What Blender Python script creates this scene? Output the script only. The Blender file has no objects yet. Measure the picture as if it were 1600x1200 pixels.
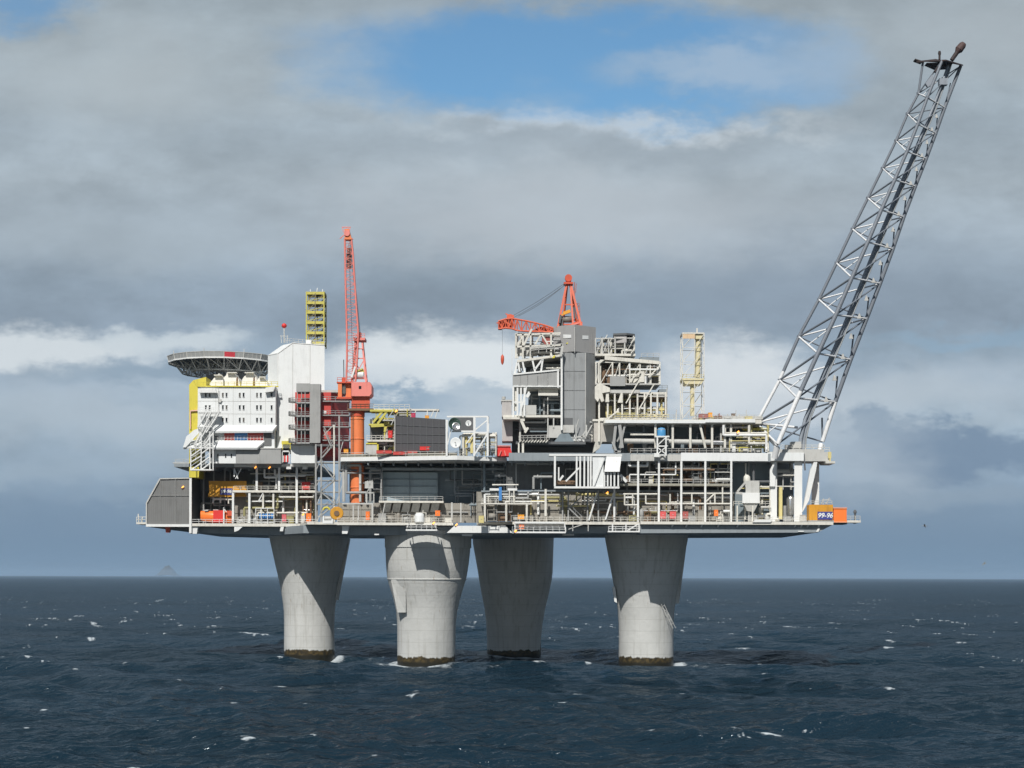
import bpy, math, random
import numpy as np
from mathutils import Vector, Matrix

random.seed(7)
S = bpy.context.scene
C = S.collection
R = math.radians

# ------------------------------------------------------------------ camera
F = 2560.0          # focal length in photo pixels (photo 1600 wide)
H = 23.5            # eye height above the water, metres
CX, HY, K = 800.0, 901.0, 0.0033
cam_d = bpy.data.cameras.new("camera")
cam = bpy.data.objects.new("camera", cam_d)
C.objects.link(cam)
cam.location = (0, 0, H)
cam.matrix_world = Matrix.Translation((0, 0, H)) @ Matrix.Rotation(R(90), 4, 'X') @ Matrix.Rotation(K, 4, 'Z')
cam_d.sensor_width = 36.0
cam_d.lens = 36.0 * F / 1600.0
cam_d.shift_y = (HY - 600.0) / 1600.0
cam_d.clip_start = 1.0
cam_d.clip_end = 120000.0
S.camera = cam

# ------------------------------------------------------------------ light
SUN_EL, SUN_AZ = R(45), R(193)          # azimuth clockwise from +Y: behind the camera, to its left
to_sun = Vector((math.sin(SUN_AZ) * math.cos(SUN_EL), math.cos(SUN_AZ) * math.cos(SUN_EL), math.sin(SUN_EL)))
sun_d = bpy.data.lights.new("sun", 'SUN')
sun_d.energy = 5.0
sun_d.angle = R(0.5)
sun_d.color = (1.0, 0.965, 0.905)
sun = bpy.data.objects.new("sun", sun_d)
C.objects.link(sun)
sun.rotation_mode = 'QUATERNION'
sun.rotation_quaternion = to_sun.to_track_quat('Z', 'Y')
S.view_settings.view_transform = 'Standard'
S.view_settings.look = 'None'
S.view_settings.exposure = 0.0
S.view_settings.gamma = 1.0
S.cycles.use_denoising = True
S.cycles.max_bounces = 6
S.cycles.volume_bounces = 1
S.cycles.transparent_max_bounces = 8

# ------------------------------------------------------------------ node helpers
def lin(c):
    return tuple(((x / 255) / 12.92 if x / 255 <= 0.04045 else ((x / 255 + 0.055) / 1.055) ** 2.4) for x in c)

class NT:
    def __init__(self, tree):
        self.t = tree
    def n(self, kind, **kw):
        o = self.t.nodes.new(kind)
        for k, v in kw.items():
            setattr(o, k, v)
        return o
    def put(self, sock, v):
        if hasattr(v, 'is_output') or isinstance(v, bpy.types.NodeSocket):
            self.t.links.new(v, sock)
        else:
            sock.default_value = v
    def m(self, op, a, b=0.0, c=0.0, clamp=False):
        o = self.n('ShaderNodeMath', operation=op, use_clamp=clamp)
        self.put(o.inputs[0], a); self.put(o.inputs[1], b); self.put(o.inputs[2], c)
        return o.outputs[0]
    def vec(self, x, y, z):
        o = self.n('ShaderNodeCombineXYZ')
        for i, v in enumerate((x, y, z)):
            self.put(o.inputs[i], v)
        return o.outputs[0]
    def sep(self, v):
        o = self.n('ShaderNodeSeparateXYZ')
        self.put(o.inputs[0], v)
        return o.outputs
    def noise(self, v, scale, detail=4.0, rough=0.55, lac=2.0):
        o = self.n('ShaderNodeTexNoise')
        self.put(o.inputs['Vector'], v)
        o.inputs['Scale'].default_value = scale
        o.inputs['Detail'].default_value = detail
        o.inputs['Roughness'].default_value = rough
        o.inputs['Lacunarity'].default_value = lac
        return o.outputs[0]
    def smooth(self, x, a, b, lo=0.0, hi=1.0):
        o = self.n('ShaderNodeMapRange', interpolation_type='SMOOTHSTEP')
        self.put(o.inputs[0], x)
        for i, v in enumerate((a, b, lo, hi)):
            o.inputs[i + 1].default_value = v
        return o.outputs[0]
    def mix(self, f, a, b, blend='MIX'):
        o = self.n('ShaderNodeMix', data_type='RGBA', blend_type=blend)
        self.put(o.inputs[0], f)
        for s, v in ((o.inputs[6], a), (o.inputs[7], b)):
            if isinstance(v, tuple) and len(v) == 3:
                v = v + (1.0,)
            self.put(s, v)
        return o.outputs[2]
    def ramp(self, f, stops):
        o = self.n('ShaderNodeValToRGB')
        el = o.color_ramp.elements
        while len(el) < len(stops):
            el.new(0.5)
        for e, (p, c) in zip(el, stops):
            e.position = p
            e.color = tuple(c) + (1.0,)
        self.put(o.inputs[0], f)
        return o.outputs[0]

# ------------------------------------------------------------------ sky (world)
W = bpy.data.worlds.new("World")
S.world = W
W.use_nodes = True
W.node_tree.nodes.clear()
g = NT(W.node_tree)
sky = g.n('ShaderNodeTexSky', sky_type='NISHITA', sun_disc=False)
sky.sun_elevation = SUN_EL
sky.sun_rotation = SUN_AZ
sky.altitude = 20.0
sky.air_density = 1.0
sky.dust_density = 0.4
sky.ozone_density = 0.7
dx, dy, dz = g.sep(g.n('ShaderNodeTexCoord').outputs['Generated'])
yp = g.m('MAXIMUM', dy, 0.08)
u = g.m('DIVIDE', dx, yp)
v = g.m('DIVIDE', dz, yp)
# soft large warp and crinkly small warp of the cloud field
big = g.n('ShaderNodeTexNoise'); g.put(big.inputs['Vector'], g.vec(g.m('MULTIPLY', u, 9.0), g.m('MULTIPLY', v, 20.0), 1.3))
big.inputs['Scale'].default_value = 1.0; big.inputs['Detail'].default_value = 7.0; big.inputs['Roughness'].default_value = 0.56
br, bg_, bb = g.sep(big.outputs['Color'])
fine = g.n('ShaderNodeTexNoise'); g.put(fine.inputs['Vector'], g.vec(g.m('MULTIPLY', u, 40.0), g.m('MULTIPLY', v, 70.0), 5.1))
fine.inputs['Scale'].default_value = 1.0; fine.inputs['Detail'].default_value = 6.0; fine.inputs['Roughness'].default_value = 0.6
fr, fg, fb = g.sep(fine.outputs['Color'])
uw = g.m('ADD', g.m('ADD', u, g.m('MULTIPLY_ADD', br, 0.10, -0.05)), g.m('MULTIPLY_ADD', fr, 0.046, -0.023))
vw = g.m('ADD', g.m('ADD', v, g.m('MULTIPLY_ADD', bg_, 0.05, -0.025)), g.m('MULTIPLY_ADD', fg, 0.027, -0.0135))
v1 = g.m('ADD', v, g.m('MULTIPLY_ADD', bg_, 0.03, -0.015))
def sv(py): return (901 - py) / F
stops = [(900, (117, 144, 169)), (850, (119, 143, 167)), (795, (127, 149, 171)), (735, (146, 166, 185)), (665, (163, 181, 196)),
         (605, (160, 177, 193)), (545, (150, 168, 184)), (500, (143, 159, 175)), (440, (147, 163, 178)), (370, (163, 177, 189)),
         (280, (168, 181, 191)), (200, (162, 176, 187)), (100, (163, 176, 185)), (0, (159, 172, 181))]
col = g.ramp(g.m('DIVIDE', v1, 0.36), [(max(0, min(1, sv(p) / 0.36)), lin(c)) for p, c in stops])
# mottled brightness
mott = g.smooth(bb, 0.28, 0.72, 0.86, 1.14)
fmott = g.smooth(fb, 0.25, 0.75, 0.945, 1.055)
mfade = g.smooth(v, 0.02, 0.07)
mm = g.m('ADD', 1.0, g.m('MULTIPLY', mfade, g.m('SUBTRACT', g.m('MULTIPLY', mott, fmott), 1.0)))
mc = g.n('ShaderNodeVectorMath', operation='SCALE'); g.put(mc.inputs[0], col); g.put(mc.inputs['Scale'], mm)
col = mc.outputs[0]
def ell(px, py, rx, ry, soft=0.5, uu=None, vv=None):
    a = g.m('DIVIDE', g.m('SUBTRACT', uu or uw, (px - 800) / F), rx / F)
    b = g.m('DIVIDE', g.m('SUBTRACT', vv or vw, (901 - py) / F), ry / F)
    q = g.m('SQRT', g.m('ADD', g.m('MULTIPLY', a, a), g.m('MULTIPLY', b, b)))
    return g.smooth(q, 1 + soft, 1 - soft, 0.0, 1.0)
# unwarped-down soft patches: (x, y, rx, ry, softness, colour, opacity)
patches = [
    (1130, 104, 190, 40, .8, (172, 190, 208), .9), (600, 60, 120, 60, .9, (160, 178, 195), .5), (60, 545, 200, 36, .5, (214, 222, 227), .9), (265, 522, 100, 22, .55, (203, 214, 221), .85), (235, 584, 170, 20, .7, (143, 163, 181), .8),
    (690, 568, 200, 46, .45, (222, 229, 233), .97), (560, 590, 110, 30, .8, (200, 211, 220), .6), (650, 622, 105, 15, .5, (140, 165, 187), .9), (765, 603, 60, 10, .7, (150, 173, 192), .7),
    (830, 640, 130, 40, .9, (196, 208, 218), .75),
    (1150, 595, 125, 58, .5, (216, 223, 228), .95), (1230, 650, 150, 34, .9, (203, 212, 220), .8), (1420, 620, 190, 36, .9, (184, 196, 206), .7),
    (1490, 708, 165, 34, .35, (121, 143, 167), .9), (1372, 668, 38, 32, .4, (128, 150, 172), .8), (1310, 660, 18, 22, .9, (140, 160, 178), .5),
    (1510, 531, 130, 12, .8, (142, 172, 196), .55), (260, 630, 70, 10, .8, (140, 162, 182), .5),
    (190, 130, 190, 70, .9, (176, 186, 192), .7), (880, 335, 340, 60, .9, (184, 193, 201), .75), (200, 370, 260, 36, .9, (170, 183, 193), .5),
    (1250, 440, 240, 60, .9, (139, 154, 170), .6), (960, 480, 160, 26, .9, (137, 153, 169), .6), (330, 690, 160, 50, .9, (174, 189, 201), .6), (110, 648, 230, 40, .8, (176, 190, 202), .7), (70, 745, 170, 26, .8, (160, 178, 193), .6), (240, 790, 150, 14, .8, (146, 166, 184), .5), (1340, 720, 90, 60, .9, (176, 189, 201), .6), (1470, 772, 200, 13, .7, (146, 164, 181), .55), (700, 700, 240, 26, .8, (176, 191, 204), .6),
    (1560, 40, 170, 60, .9, (172, 182, 189), .6), (880, 230, 300, 26, .8, (155, 167, 178), .45),
]
for px, py, rx, ry, so, c, op in patches:
    col = g.mix(g.m('MULTIPLY', ell(px, py, rx, ry, so), op), col, lin(c))
# the bright rim under the blue gap
rim = g.m('MULTIPLY', ell(960, 192, 260, 20, .8), g.smooth(fr, 0.3, 0.62))
col = g.mix(g.m('MULTIPLY', rim, .8), col, lin((208, 216, 222)))
clouds = g.n('ShaderNodeBackground'); g.put(clouds.inputs[0], col); clouds.inputs[1].default_value = 1.0
clear = g.n('ShaderNodeBackground'); g.put(clear.inputs[0], g.mix(1.0, sky.outputs[0], (.74, 1.04, 1.14), 'MULTIPLY')); clear.inputs[1].default_value = 0.105
gap = ell(905, 102, 375, 90, .34)
gap = g.m('MAXIMUM', gap, g.m('MULTIPLY', ell(20, 6, 75, 34, .8), .8))
gap = g.m('MAXIMUM', gap, g.m('MULTIPLY', ell(600, 60, 110, 36, .9), .35))
gap = g.m('MULTIPLY', gap, g.m('SUBTRACT', 1.0, g.m('MULTIPLY', ell(1130, 104, 160, 30, .8), .72)))
gap = g.m('MULTIPLY', gap, g.m('SUBTRACT', 1.0, g.m('MULTIPLY', g.smooth(bb, 0.52, 0.78), .35)))
# clearer sky overhead and behind the camera, where the sun stands
blue = g.n('ShaderNodeBackground'); g.put(blue.inputs[0], sky.outputs[0]); blue.inputs[1].default_value = 0.05
back = g.m('MULTIPLY', g.smooth(dy, 0.62, 0.10), g.smooth(bb, 0.70, 0.45, .82, .985))
ms = g.n('ShaderNodeMixShader'); g.put(ms.inputs[0], gap); g.put(ms.inputs[1], clouds.outputs[0]); g.put(ms.inputs[2], clear.outputs[0])
mb_ = g.n('ShaderNodeMixShader'); g.put(mb_.inputs[0], back); g.put(mb_.inputs[1], ms.outputs[0]); g.put(mb_.inputs[2], blue.outputs[0])
g.put(g.n('ShaderNodeOutputWorld').inputs[0], mb_.outputs[0])

# ------------------------------------------------------------------ materials
MATS = {}
def paint(name, rgb, rough=0.5, dirt=0.35, rust=0.0, bump=0.0, scale=1.0, metal=0.0, corr=0.0, spec=0.4):
    """Weathered paint: blotches, vertical run-off streaks, optional rust; corr = corrugation pitch in metres."""
    if name in MATS: return MATS[name]
    m = bpy.data.materials.new(name); m.use_nodes = True
    t = NT(m.node_tree); bs = m.node_tree.nodes['Principled BSDF']
    pos = t.n('ShaderNodeNewGeometry').outputs['Position']
    x, y, z = t.sep(pos)
    blot = t.noise(pos, 0.35 * scale, 5, 0.6)
    strk = t.noise(t.vec(t.m('MULTIPLY', x, 1.6 * scale), t.m('MULTIPLY', y, 1.6 * scale), t.m('MULTIPLY', z, 0.16 * scale)), 1.0, 4, 0.6)
    d = t.m('MULTIPLY', t.smooth(t.m('ADD', t.m('MULTIPLY', blot, .5), t.m('MULTIPLY', strk, .5)), .46, .68), dirt)
    base = t.mix(d, tuple(rgb), tuple(c * .45 + .02 * k for c, k in zip(rgb, (1, .9, .7))))
    if rust:
        rm = t.m('MULTIPLY', t.smooth(t.noise(t.vec(t.m('MULTIPLY', x, 2.2), t.m('MULTIPLY', y, 2.2), t.m('MULTIPLY', z, .35)), 1.0, 6, .65), .62 - .06 * rust, .72), min(1, rust))
        base = t.mix(rm, base, (.20, .085, .035))
    t.put(bs.inputs['Base Color'], base)
    bs.inputs['Roughness'].default_value = rough
    bs.inputs['Metallic'].default_value = metal
    bs.inputs['Specular IOR Level'].default_value = spec
    if corr or bump:
        h = t.m('MULTIPLY', blot, bump)
        if corr:
            w = t.m('SINE', t.m('MULTIPLY', t.m('ADD', x, t.m('MULTIPLY', y, .9)), 2 * math.pi / corr))
            h = t.m('ADD', h, t.m('MULTIPLY', w, .012))
        bp = t.n('ShaderNodeBump'); bp.inputs['Strength'].default_value = .8; bp.inputs['Distance'].default_value = 1.0
        t.put(bp.inputs['Height'], h); t.put(bs.inputs['Normal'], bp.outputs[0])
    MATS[name] = m
    return m

def concrete():
    m = bpy.data.materials.new('leg_concrete'); m.use_nodes = True
    t = NT(m.node_tree); bs = m.node_tree.nodes['Principled BSDF']
    pos = t.n('ShaderNodeNewGeometry').outputs['Position']
    x, y, z = t.sep(pos)
    blot = t.noise(pos, 0.12, 6, .6)
    strk = t.noise(t.vec(t.m('MULTIPLY', x, .9), t.m('MULTIPLY', y, .9), t.m('MULTIPLY', z, .05)), 1.0, 5, .6)
    c = t.mix(t.smooth(blot, .35, .7), (.49, .495, .48), (.425, .43, .415))
    c = t.mix(t.m('MULTIPLY', t.smooth(strk, .5, .70), .38), c, (.25, .24, .215))
    run = t.noise(t.vec(t.m('MULTIPLY', x, 2.4), t.m('MULTIPLY', y, 2.4), t.m('MULTIPLY', z, .035)), 1.0, 3, .5)
    c = t.mix(t.m('MULTIPLY', t.smooth(run, .64, .74), .55), c, (.23, .165, .10))
    lift = t.m('FRACT', t.m('DIVIDE', z, 3.1))                         # slipform lifts
    seam = t.m('MULTIPLY', t.smooth(lift, .93, .99), .4)
    c = t.mix(seam, c, (.27, .27, .25))
    # splash zone: weed and mussels, with a ragged top edge and a few tongues climbing higher
    n1 = t.noise(t.vec(x, y, t.m('MULTIPLY', z, .4)), .55, 6, .65)
    n2 = t.noise(t.vec(t.m('MULTIPLY', x, .16), t.m('MULTIPLY', y, .16), 3.0), 1.0, 2, .5)
    top = t.m('ADD', t.m('MULTIPLY_ADD', n1, 2.6, 1.0), t.m('MULTIPLY', t.smooth(n2, .64, .72), t.m('MULTIPLY', n1, 7.0)))
    w = t.m('SUBTRACT', top, z)
    c = t.mix(t.smooth(w, -.1, .25), c, t.mix(t.smooth(t.noise(pos, 1.2, 4), .4, .65), (.030, .024, .014), (.085, .062, .026)))
    c = t.mix(t.smooth(z, 1.3, .5), c, (.018, .017, .012))
    t.put(bs.inputs['Base Color'], c)
    t.put(bs.inputs['Roughness'], t.smooth(z, 1.5, 3.0, .35, .85))
    bs.inputs['Specular IOR Level'].default_value = .25
    bp = t.n('ShaderNodeBump'); bp.inputs['Strength'].default_value = .35; bp.inputs['Distance'].default_value = .3
    t.put(bp.inputs['Height'], t.noise(pos, .8, 6, .6)); t.put(bs.inputs['Normal'], bp.outputs[0])
    return m

def glow(name, rgb, strength):
    m = bpy.data.materials.new(name); m.use_nodes = True
    bs = m.node_tree.nodes['Principled BSDF']
    bs.inputs['Base Color'].default_value = tuple(rgb) + (1,)
    bs.inputs['Emission Color'].default_value = tuple(rgb) + (1,)
    bs.inputs['Emission Strength'].default_value = strength
    return m

CONC = concrete()
WHITE = paint('white_paint', (.67, .68, .67), .5, .16, .25)
CLEANW = paint('white_cladding', (.66, .68, .68), .5, .2, .2)
OFFW = paint('cream_steel', (.60, .585, .53), .55, .45, .5)
GREY = paint('grey_steel', (.30, .305, .30), .55, .4, .2)
LGREY = paint('pale_grey_steel', (.45, .45, .43), .55, .45, .35)
DGREY = paint('dark_grey_steel', (.10, .105, .11), .6, .4, .1)
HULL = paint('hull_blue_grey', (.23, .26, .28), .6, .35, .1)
CLAD = paint('grey_corrugated_cladding', (.155, .157, .155), .55, .45, .1, corr=.55)
MODG = paint('grey_panel_cladding', (.25, .262, .268), .5, .4, .0, corr=.9)
BLACKC = paint('charcoal_cladding', (.06, .06, .066), .6, .35, 0, corr=.7)
TEAL = paint('blue_grey_wall', (.17, .21, .235), .6, .35, .05)
DARKW = paint('dark_grey_wall', (.13, .135, .135), .7, .5, .1)  # dark grey paint, the surface's own colour
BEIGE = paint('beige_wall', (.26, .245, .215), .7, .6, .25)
DECKG = paint('deck_paint', (.30, .29, .24), .7, .6, .3)
ORANGE = paint('crane_orange', (.72, .20, .07), .5, .35, .25)
CRANER = paint('crane_red_orange', (.60, .115, .055), .5, .35, .2)
PINKO = paint('faded_crane_orange', (.70, .215, .18), .5, .35, .1)
DRED = paint('crane_red', (.55, .085, .04), .5, .3, .1)
REDP = paint('red_cladding', (.50, .06, .05), .5, .25, 0)
REDB = paint('bright_red_paint', (.62, .035, .03), .45, .15, 0)
YEL = paint('yellow_paint', (.58, .50, .06), .5, .35, .2)
YELD = paint('yellow_steel', (.50, .45, .09), .55, .35, .3)
PIPEY = paint('yellow_cream_pipe', (.58, .50, .22), .55, .35, .3)
OCHRE = paint('ochre_board', (.55, .26, .02), .6, .5, .2)
LIFEO = paint('lifeboat_orange', (.85, .20, .04), .35, .12, 0)
BLUEP = paint('blue_paint', (.06, .22, .52), .45, .2, 0)
NAVY = paint('navy_panel', (.04, .05, .22), .5, .2, 0)
SILVER = paint('silver_cladding', (.62, .62, .62), .25, .2, 0, metal=.85)
STEELB = paint('boom_grey_steel', (.155, .175, .205), .5, .35, .05)
BOOMW = paint('boom_white_steel', (.66, .67, .68), .5, .3, .25)
PIPED = paint('flare_pipe_grey', (.25, .28, .32), .45, .35, .05)
BURN = paint('burnt_steel', (.035, .024, .024), .7, .3, .3)
GLASS = paint('dark_window_glass', (.012, .014, .017), .12, 0, 0)
NETM = paint('safety_net', (.30, .31, .31), .8, .3, 0)
GREEN = paint('dark_green_dish', (.05, .085, .07), .3, .2, 0)
CABLE = paint('steel_cable', (.08, .085, .09), .5, .2, 0)
BROWN = paint('brown_rusty_steel', (.16, .10, .06), .7, .5, .5)
OLIVE = paint('olive_pipework', (.30, .28, .13), .6, .5, .3)
LAMPG = glow('lamp_lens', (1.0, .36, .05), 2.5)

# ------------------------------------------------------------------ geometry helpers
def P(px, py, d):
    ex, ey = px - CX, HY - py
    return Vector(((ex - ey * K) * d / F, d, H + (ey + ex * K) * d / F))
def ZZ(py, d, px=800): return P(px, py, d).z

class MB:
    def __init__(self):
        self.v, self.f, self.sm, self.ck = [], [], [], []
    def add(self, vs, fs, smooth=False):
        o = len(self.v)
        self.v += [tuple(p) for p in vs]
        self.f += [tuple(i + o for i in f) for f in fs]
        self.sm += [smooth] * len(fs)
        self.ck.append((o, len(self.v), len(self.f) - len(fs), len(self.f)))
        return self
    def box(self, a, b):
        x0, y0, z0 = (min(a[i], b[i]) for i in range(3)); x1, y1, z1 = (max(a[i], b[i]) for i in range(3))
        return self.add([(x0, y0, z0), (x1, y0, z0), (x1, y1, z0), (x0, y1, z0), (x0, y0, z1), (x1, y0, z1), (x1, y1, z1), (x0, y1, z1)],
                        [(0, 3, 2, 1), (4, 5, 6, 7), (0, 1, 5, 4), (1, 2, 6, 5), (2, 3, 7, 6), (3, 0, 4, 7)])
    def pbox(self, x0, x1, y0, y1, d, dep):
        ym, xm = (y0 + y1) / 2, (x0 + x1) / 2
        return self.box((P(x0, ym, d).x, d, P(xm, y1, d).z), (P(x1, ym, d).x, d + dep, P(xm, y0, d).z))
    def slab(self, poly, th):
        n = len(poly); th = Vector(th)
        vs = [Vector(p) for p in poly] + [Vector(p) + th for p in poly]
        fs = [tuple(range(n)), tuple(reversed(range(n, 2 * n)))] + [(i, i + n, (i + 1) % n + n, (i + 1) % n) for i in range(n)]
        return self.add(vs, fs)
    def ppoly(self, pts, d, dep):
        """pixel outline standing at depth d, extruded straight back by dep metres"""
        return self.slab([P(x, y, d) for x, y in pts], (0, dep, 0))
    def prism(self, foot, z0, z1):
        return self.slab([(x, y, z0) for x, y in foot], (0, 0, z1 - z0))
    def fprism(self, foot, y0, y1, dref=None):
        """footprint as (px, depth) corners; heights from pixel rows read at the first corner (or dref)"""
        d0 = dref or foot[0][1]
        xm = sum(f[0] for f in foot) / len(foot)
        pts = [(P(x, (y0 + y1) / 2, d).x, d) for x, d in foot]
        return self.prism(pts, P(xm, y1, d0).z, P(xm, y0, d0).z)
    def bar(self, p, q, w, h=None):
        p, q = Vector(p), Vector(q); h = h or w
        a = (q - p)
        if a.length < 1e-6: return self
        a.normalize()
        up = Vector((0, 0, 1)) if abs(a.z) < .95 else Vector((0, 1, 0))
        s = a.cross(up).normalized(); t = s.cross(a).normalized()
        vs = [c + s * (w / 2 * i) + t * (h / 2 * j) for c in (p, q) for i, j in ((-1, -1), (1, -1), (1, 1), (-1, 1))]
        return self.add(vs, [(3, 2, 1, 0), (4, 5, 6, 7), (0, 1, 5, 4), (1, 2, 6, 5), (2, 3, 7, 6), (3, 0, 4, 7)])
    def tube(self, p, q, r, r2=None, n=8):
        p, q = Vector(p), Vector(q); r2 = r if r2 is None else r2
        a = (q - p)
        if a.length < 1e-6: return self
        a.normalize()
        up = Vector((0, 0, 1)) if abs(a.z) < .95 else Vector((0, 1, 0))
        s = a.cross(up).normalized(); t = s.cross(a).normalized()
        vs = [c + (s * math.cos(k * 2 * math.pi / n) + t * math.sin(k * 2 * math.pi / n)) * rr for c, rr in ((p, r), (q, r2)) for k in range(n)]
        self.add(vs, [(i, (i + 1) % n, (i + 1) % n + n, i + n) for i in range(n)], True)
        return self.add(vs, [tuple(reversed(range(n))), tuple(range(n, 2 * n))])
    def path(self, pts, r, n=8):
        for a, b in zip(pts, pts[1:]): self.tube(a, b, r, n=n)
        return self
    def lathe(self, c, prof, n=24, axis=None):
        """prof = [(radius, height)...] about a vertical axis through c (or along axis)"""
        c = Vector(c); M = Matrix.Identity(3)
        if axis is not None: M = Vector(axis).to_track_quat('Z', 'Y').to_matrix()
        vs = []
        for r, h in prof:
            for k in range(n):
                vs.append(c + M @ Vector((r * math.cos(2 * math.pi * k / n), r * math.sin(2 * math.pi * k / n), h)))
        fs = []
        for j in range(len(prof) - 1):
            for i in range(n):
                fs.append((j * n + i, j * n + (i + 1) % n, (j + 1) * n + (i + 1) % n, (j + 1) * n + i))
        self.add(vs, fs, True)
        return self.add(vs, [tuple(reversed(range(n))), tuple(range((len(prof) - 1) * n, len(prof) * n))])
    def rings(self, rings, n=48):
        """rings = [(cx, cy, r, z)...] stacked circles"""
        vs = [(cx + r * math.cos(2 * math.pi * k / n), cy + r * math.sin(2 * math.pi * k / n), z) for cx, cy, r, z in rings for k in range(n)]
        fs = [(j * n + i, j * n + (i + 1) % n, (j + 1) * n + (i + 1) % n, (j + 1) * n + i) for j in range(len(rings) - 1) for i in range(n)]
        self.add(vs, fs, True)
        return self.add(vs, [tuple(reversed(range(n))), tuple(range((len(rings) - 1) * n, len(rings) * n))])
    def rail(self, pts, h=1.2, step=2.0, r=.05):
        pts = [Vector(p) for p in pts]
        for a, b in zip(pts, pts[1:]):
            L = (b - a).length; k = max(1, int(L / step))
            for i in range(k + 1):
                c = a.lerp(b, i / k)
                self.bar(c, c + Vector((0, 0, h)), 2 * r)
            for z in (h, h * .52):
                self.bar(a + Vector((0, 0, z)), b + Vector((0, 0, z)), 2 * r)
        return self
    def prail(self, px, py, d, h=1.2, step=2.0, r=.05):
        return self.rail([P(x, y, dd) for x, y, dd in zip(px, py, d)], h, step, r)
    def lattice(self, A, B, n, r, rd=None, alt=True):
        """two chords given as lists of points: rungs and zig-zag"""
        rd = rd or r * .6
        for i in range(len(A) - 1):
            if alt and i % 2: self.tube(A[i + 1], B[i], rd, n=n)
            else: self.tube(A[i], B[i + 1], rd, n=n)
        for a, b in zip(A, B): self.tube(a, b, rd, n=n)
        return self
    def groups(self, tol=.08):
        """the connected pieces of this builder, each as a builder of its own"""
        bb = []
        for a, b, _, _ in self.ck:
            q = self.v[a:b]
            bb.append(([min(p[i] for p in q) - tol for i in range(3)], [max(p[i] for p in q) + tol for i in range(3)]))
        n = len(bb); par = list(range(n))
        def find(i):
            while par[i] != i: par[i] = par[par[i]]; i = par[i]
            return i
        for i in range(n):
            for j in range(i):
                if all(bb[i][0][k] <= bb[j][1][k] and bb[j][0][k] <= bb[i][1][k] for k in range(3)): par[find(i)] = find(j)
        out = {}
        for i, (a, b, fa, fb) in enumerate(self.ck):
            m = out.setdefault(find(i), MB()); o = len(m.v)
            m.v += self.v[a:b]; m.f += [tuple(k - a + o for k in f) for f in self.f[fa:fb]]; m.sm += self.sm[fa:fb]
            m.ck.append((o, len(m.v), len(m.f) - (fb - fa), len(m.f)))
        return list(out.values())
    def build(self, name, mat, parent=None, bevel=0):
        me = bpy.data.meshes.new(name)
        off = Vector((0, 0, 0))
        r = parent
        while r is not None:
            off = off + r.location; r = r.parent
        me.from_pydata([(x - off.x, y - off.y, z - off.z) for x, y, z in self.v], [], self.f)
        me.polygons.foreach_set('use_smooth', self.sm)
        me.materials.append(mat)
        # consistent outward normals
        import bmesh
        bm = bmesh.new(); bm.from_mesh(me)
        bmesh.ops.recalc_face_normals(bm, faces=bm.faces)
        bm.to_mesh(me); bm.free()
        o = bpy.data.objects.new(name, me)
        C.objects.link(o)
        if parent is not None: o.parent = parent
        return o

def tag(o, label=None, cat=None, group=None, kind=None):
    if label: o['label'] = label
    if cat: o['category'] = cat
    if group: o['group'] = group
    if kind: o['kind'] = kind
    return o
def thing(name, label, cat, loc=(0, 0, 0), group=None):
    o = bpy.data.objects.new(name, None)
    C.objects.link(o); o.location = loc; o.empty_display_size = .5
    return tag(o, label, cat, group)
def lerp(a, b, t): return a + (b - a) * t
# ------------------------------------------------------------------ the legs (positions needed by the sea for its foam)
# (centre depth, [(py, left px, right px) ...] from the top down)
LEGS = {
    'back_left':  (476.0, [(836, 421, 547), (846, 422.5, 545), (880, 430, 536.5), (910, 437, 529.5), (935, 441.5, 525.5), (955, 443.8, 523), (980, 444.3, 522), (1040, 444, 523)]),
    'front':      (438.0, [(832, 602, 736), (862, 602.5, 734.5), (880, 603.2, 732.5), (900, 604.8, 729.5), (912, 607.4, 726), (925, 611.5, 721.8), (940, 616, 717.8), (956, 619.3, 714.3), (975, 620.7, 712), (1060, 621, 710.5)]),
    'shaded':     (479.0, [(834, 738, 865.5), (850, 739, 865), (895, 747, 863.5), (906, 748.5, 862), (925, 752, 858), (950, 757, 852), (975, 760, 847.5), (1000, 761, 845), (1040, 761, 845.5)]),
    'right':      (439.5, [(830, 944, 1076), (845, 946, 1074), (880, 952.5, 1067), (910, 958, 1060.5), (935, 962.5, 1056), (955, 965.5, 1053.3), (975, 966.8, 1052.3), (1000, 967, 1052), (1060, 966.5, 1052)]),
}
LEGC = {}
for k, (d, prof) in LEGS.items():
    LEGC[k] = ((P(sum(prof[-1][1:]) / 2, 1030, d).x), d, (prof[-1][2] - prof[-1][1]) / 2 * d / F)

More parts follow.
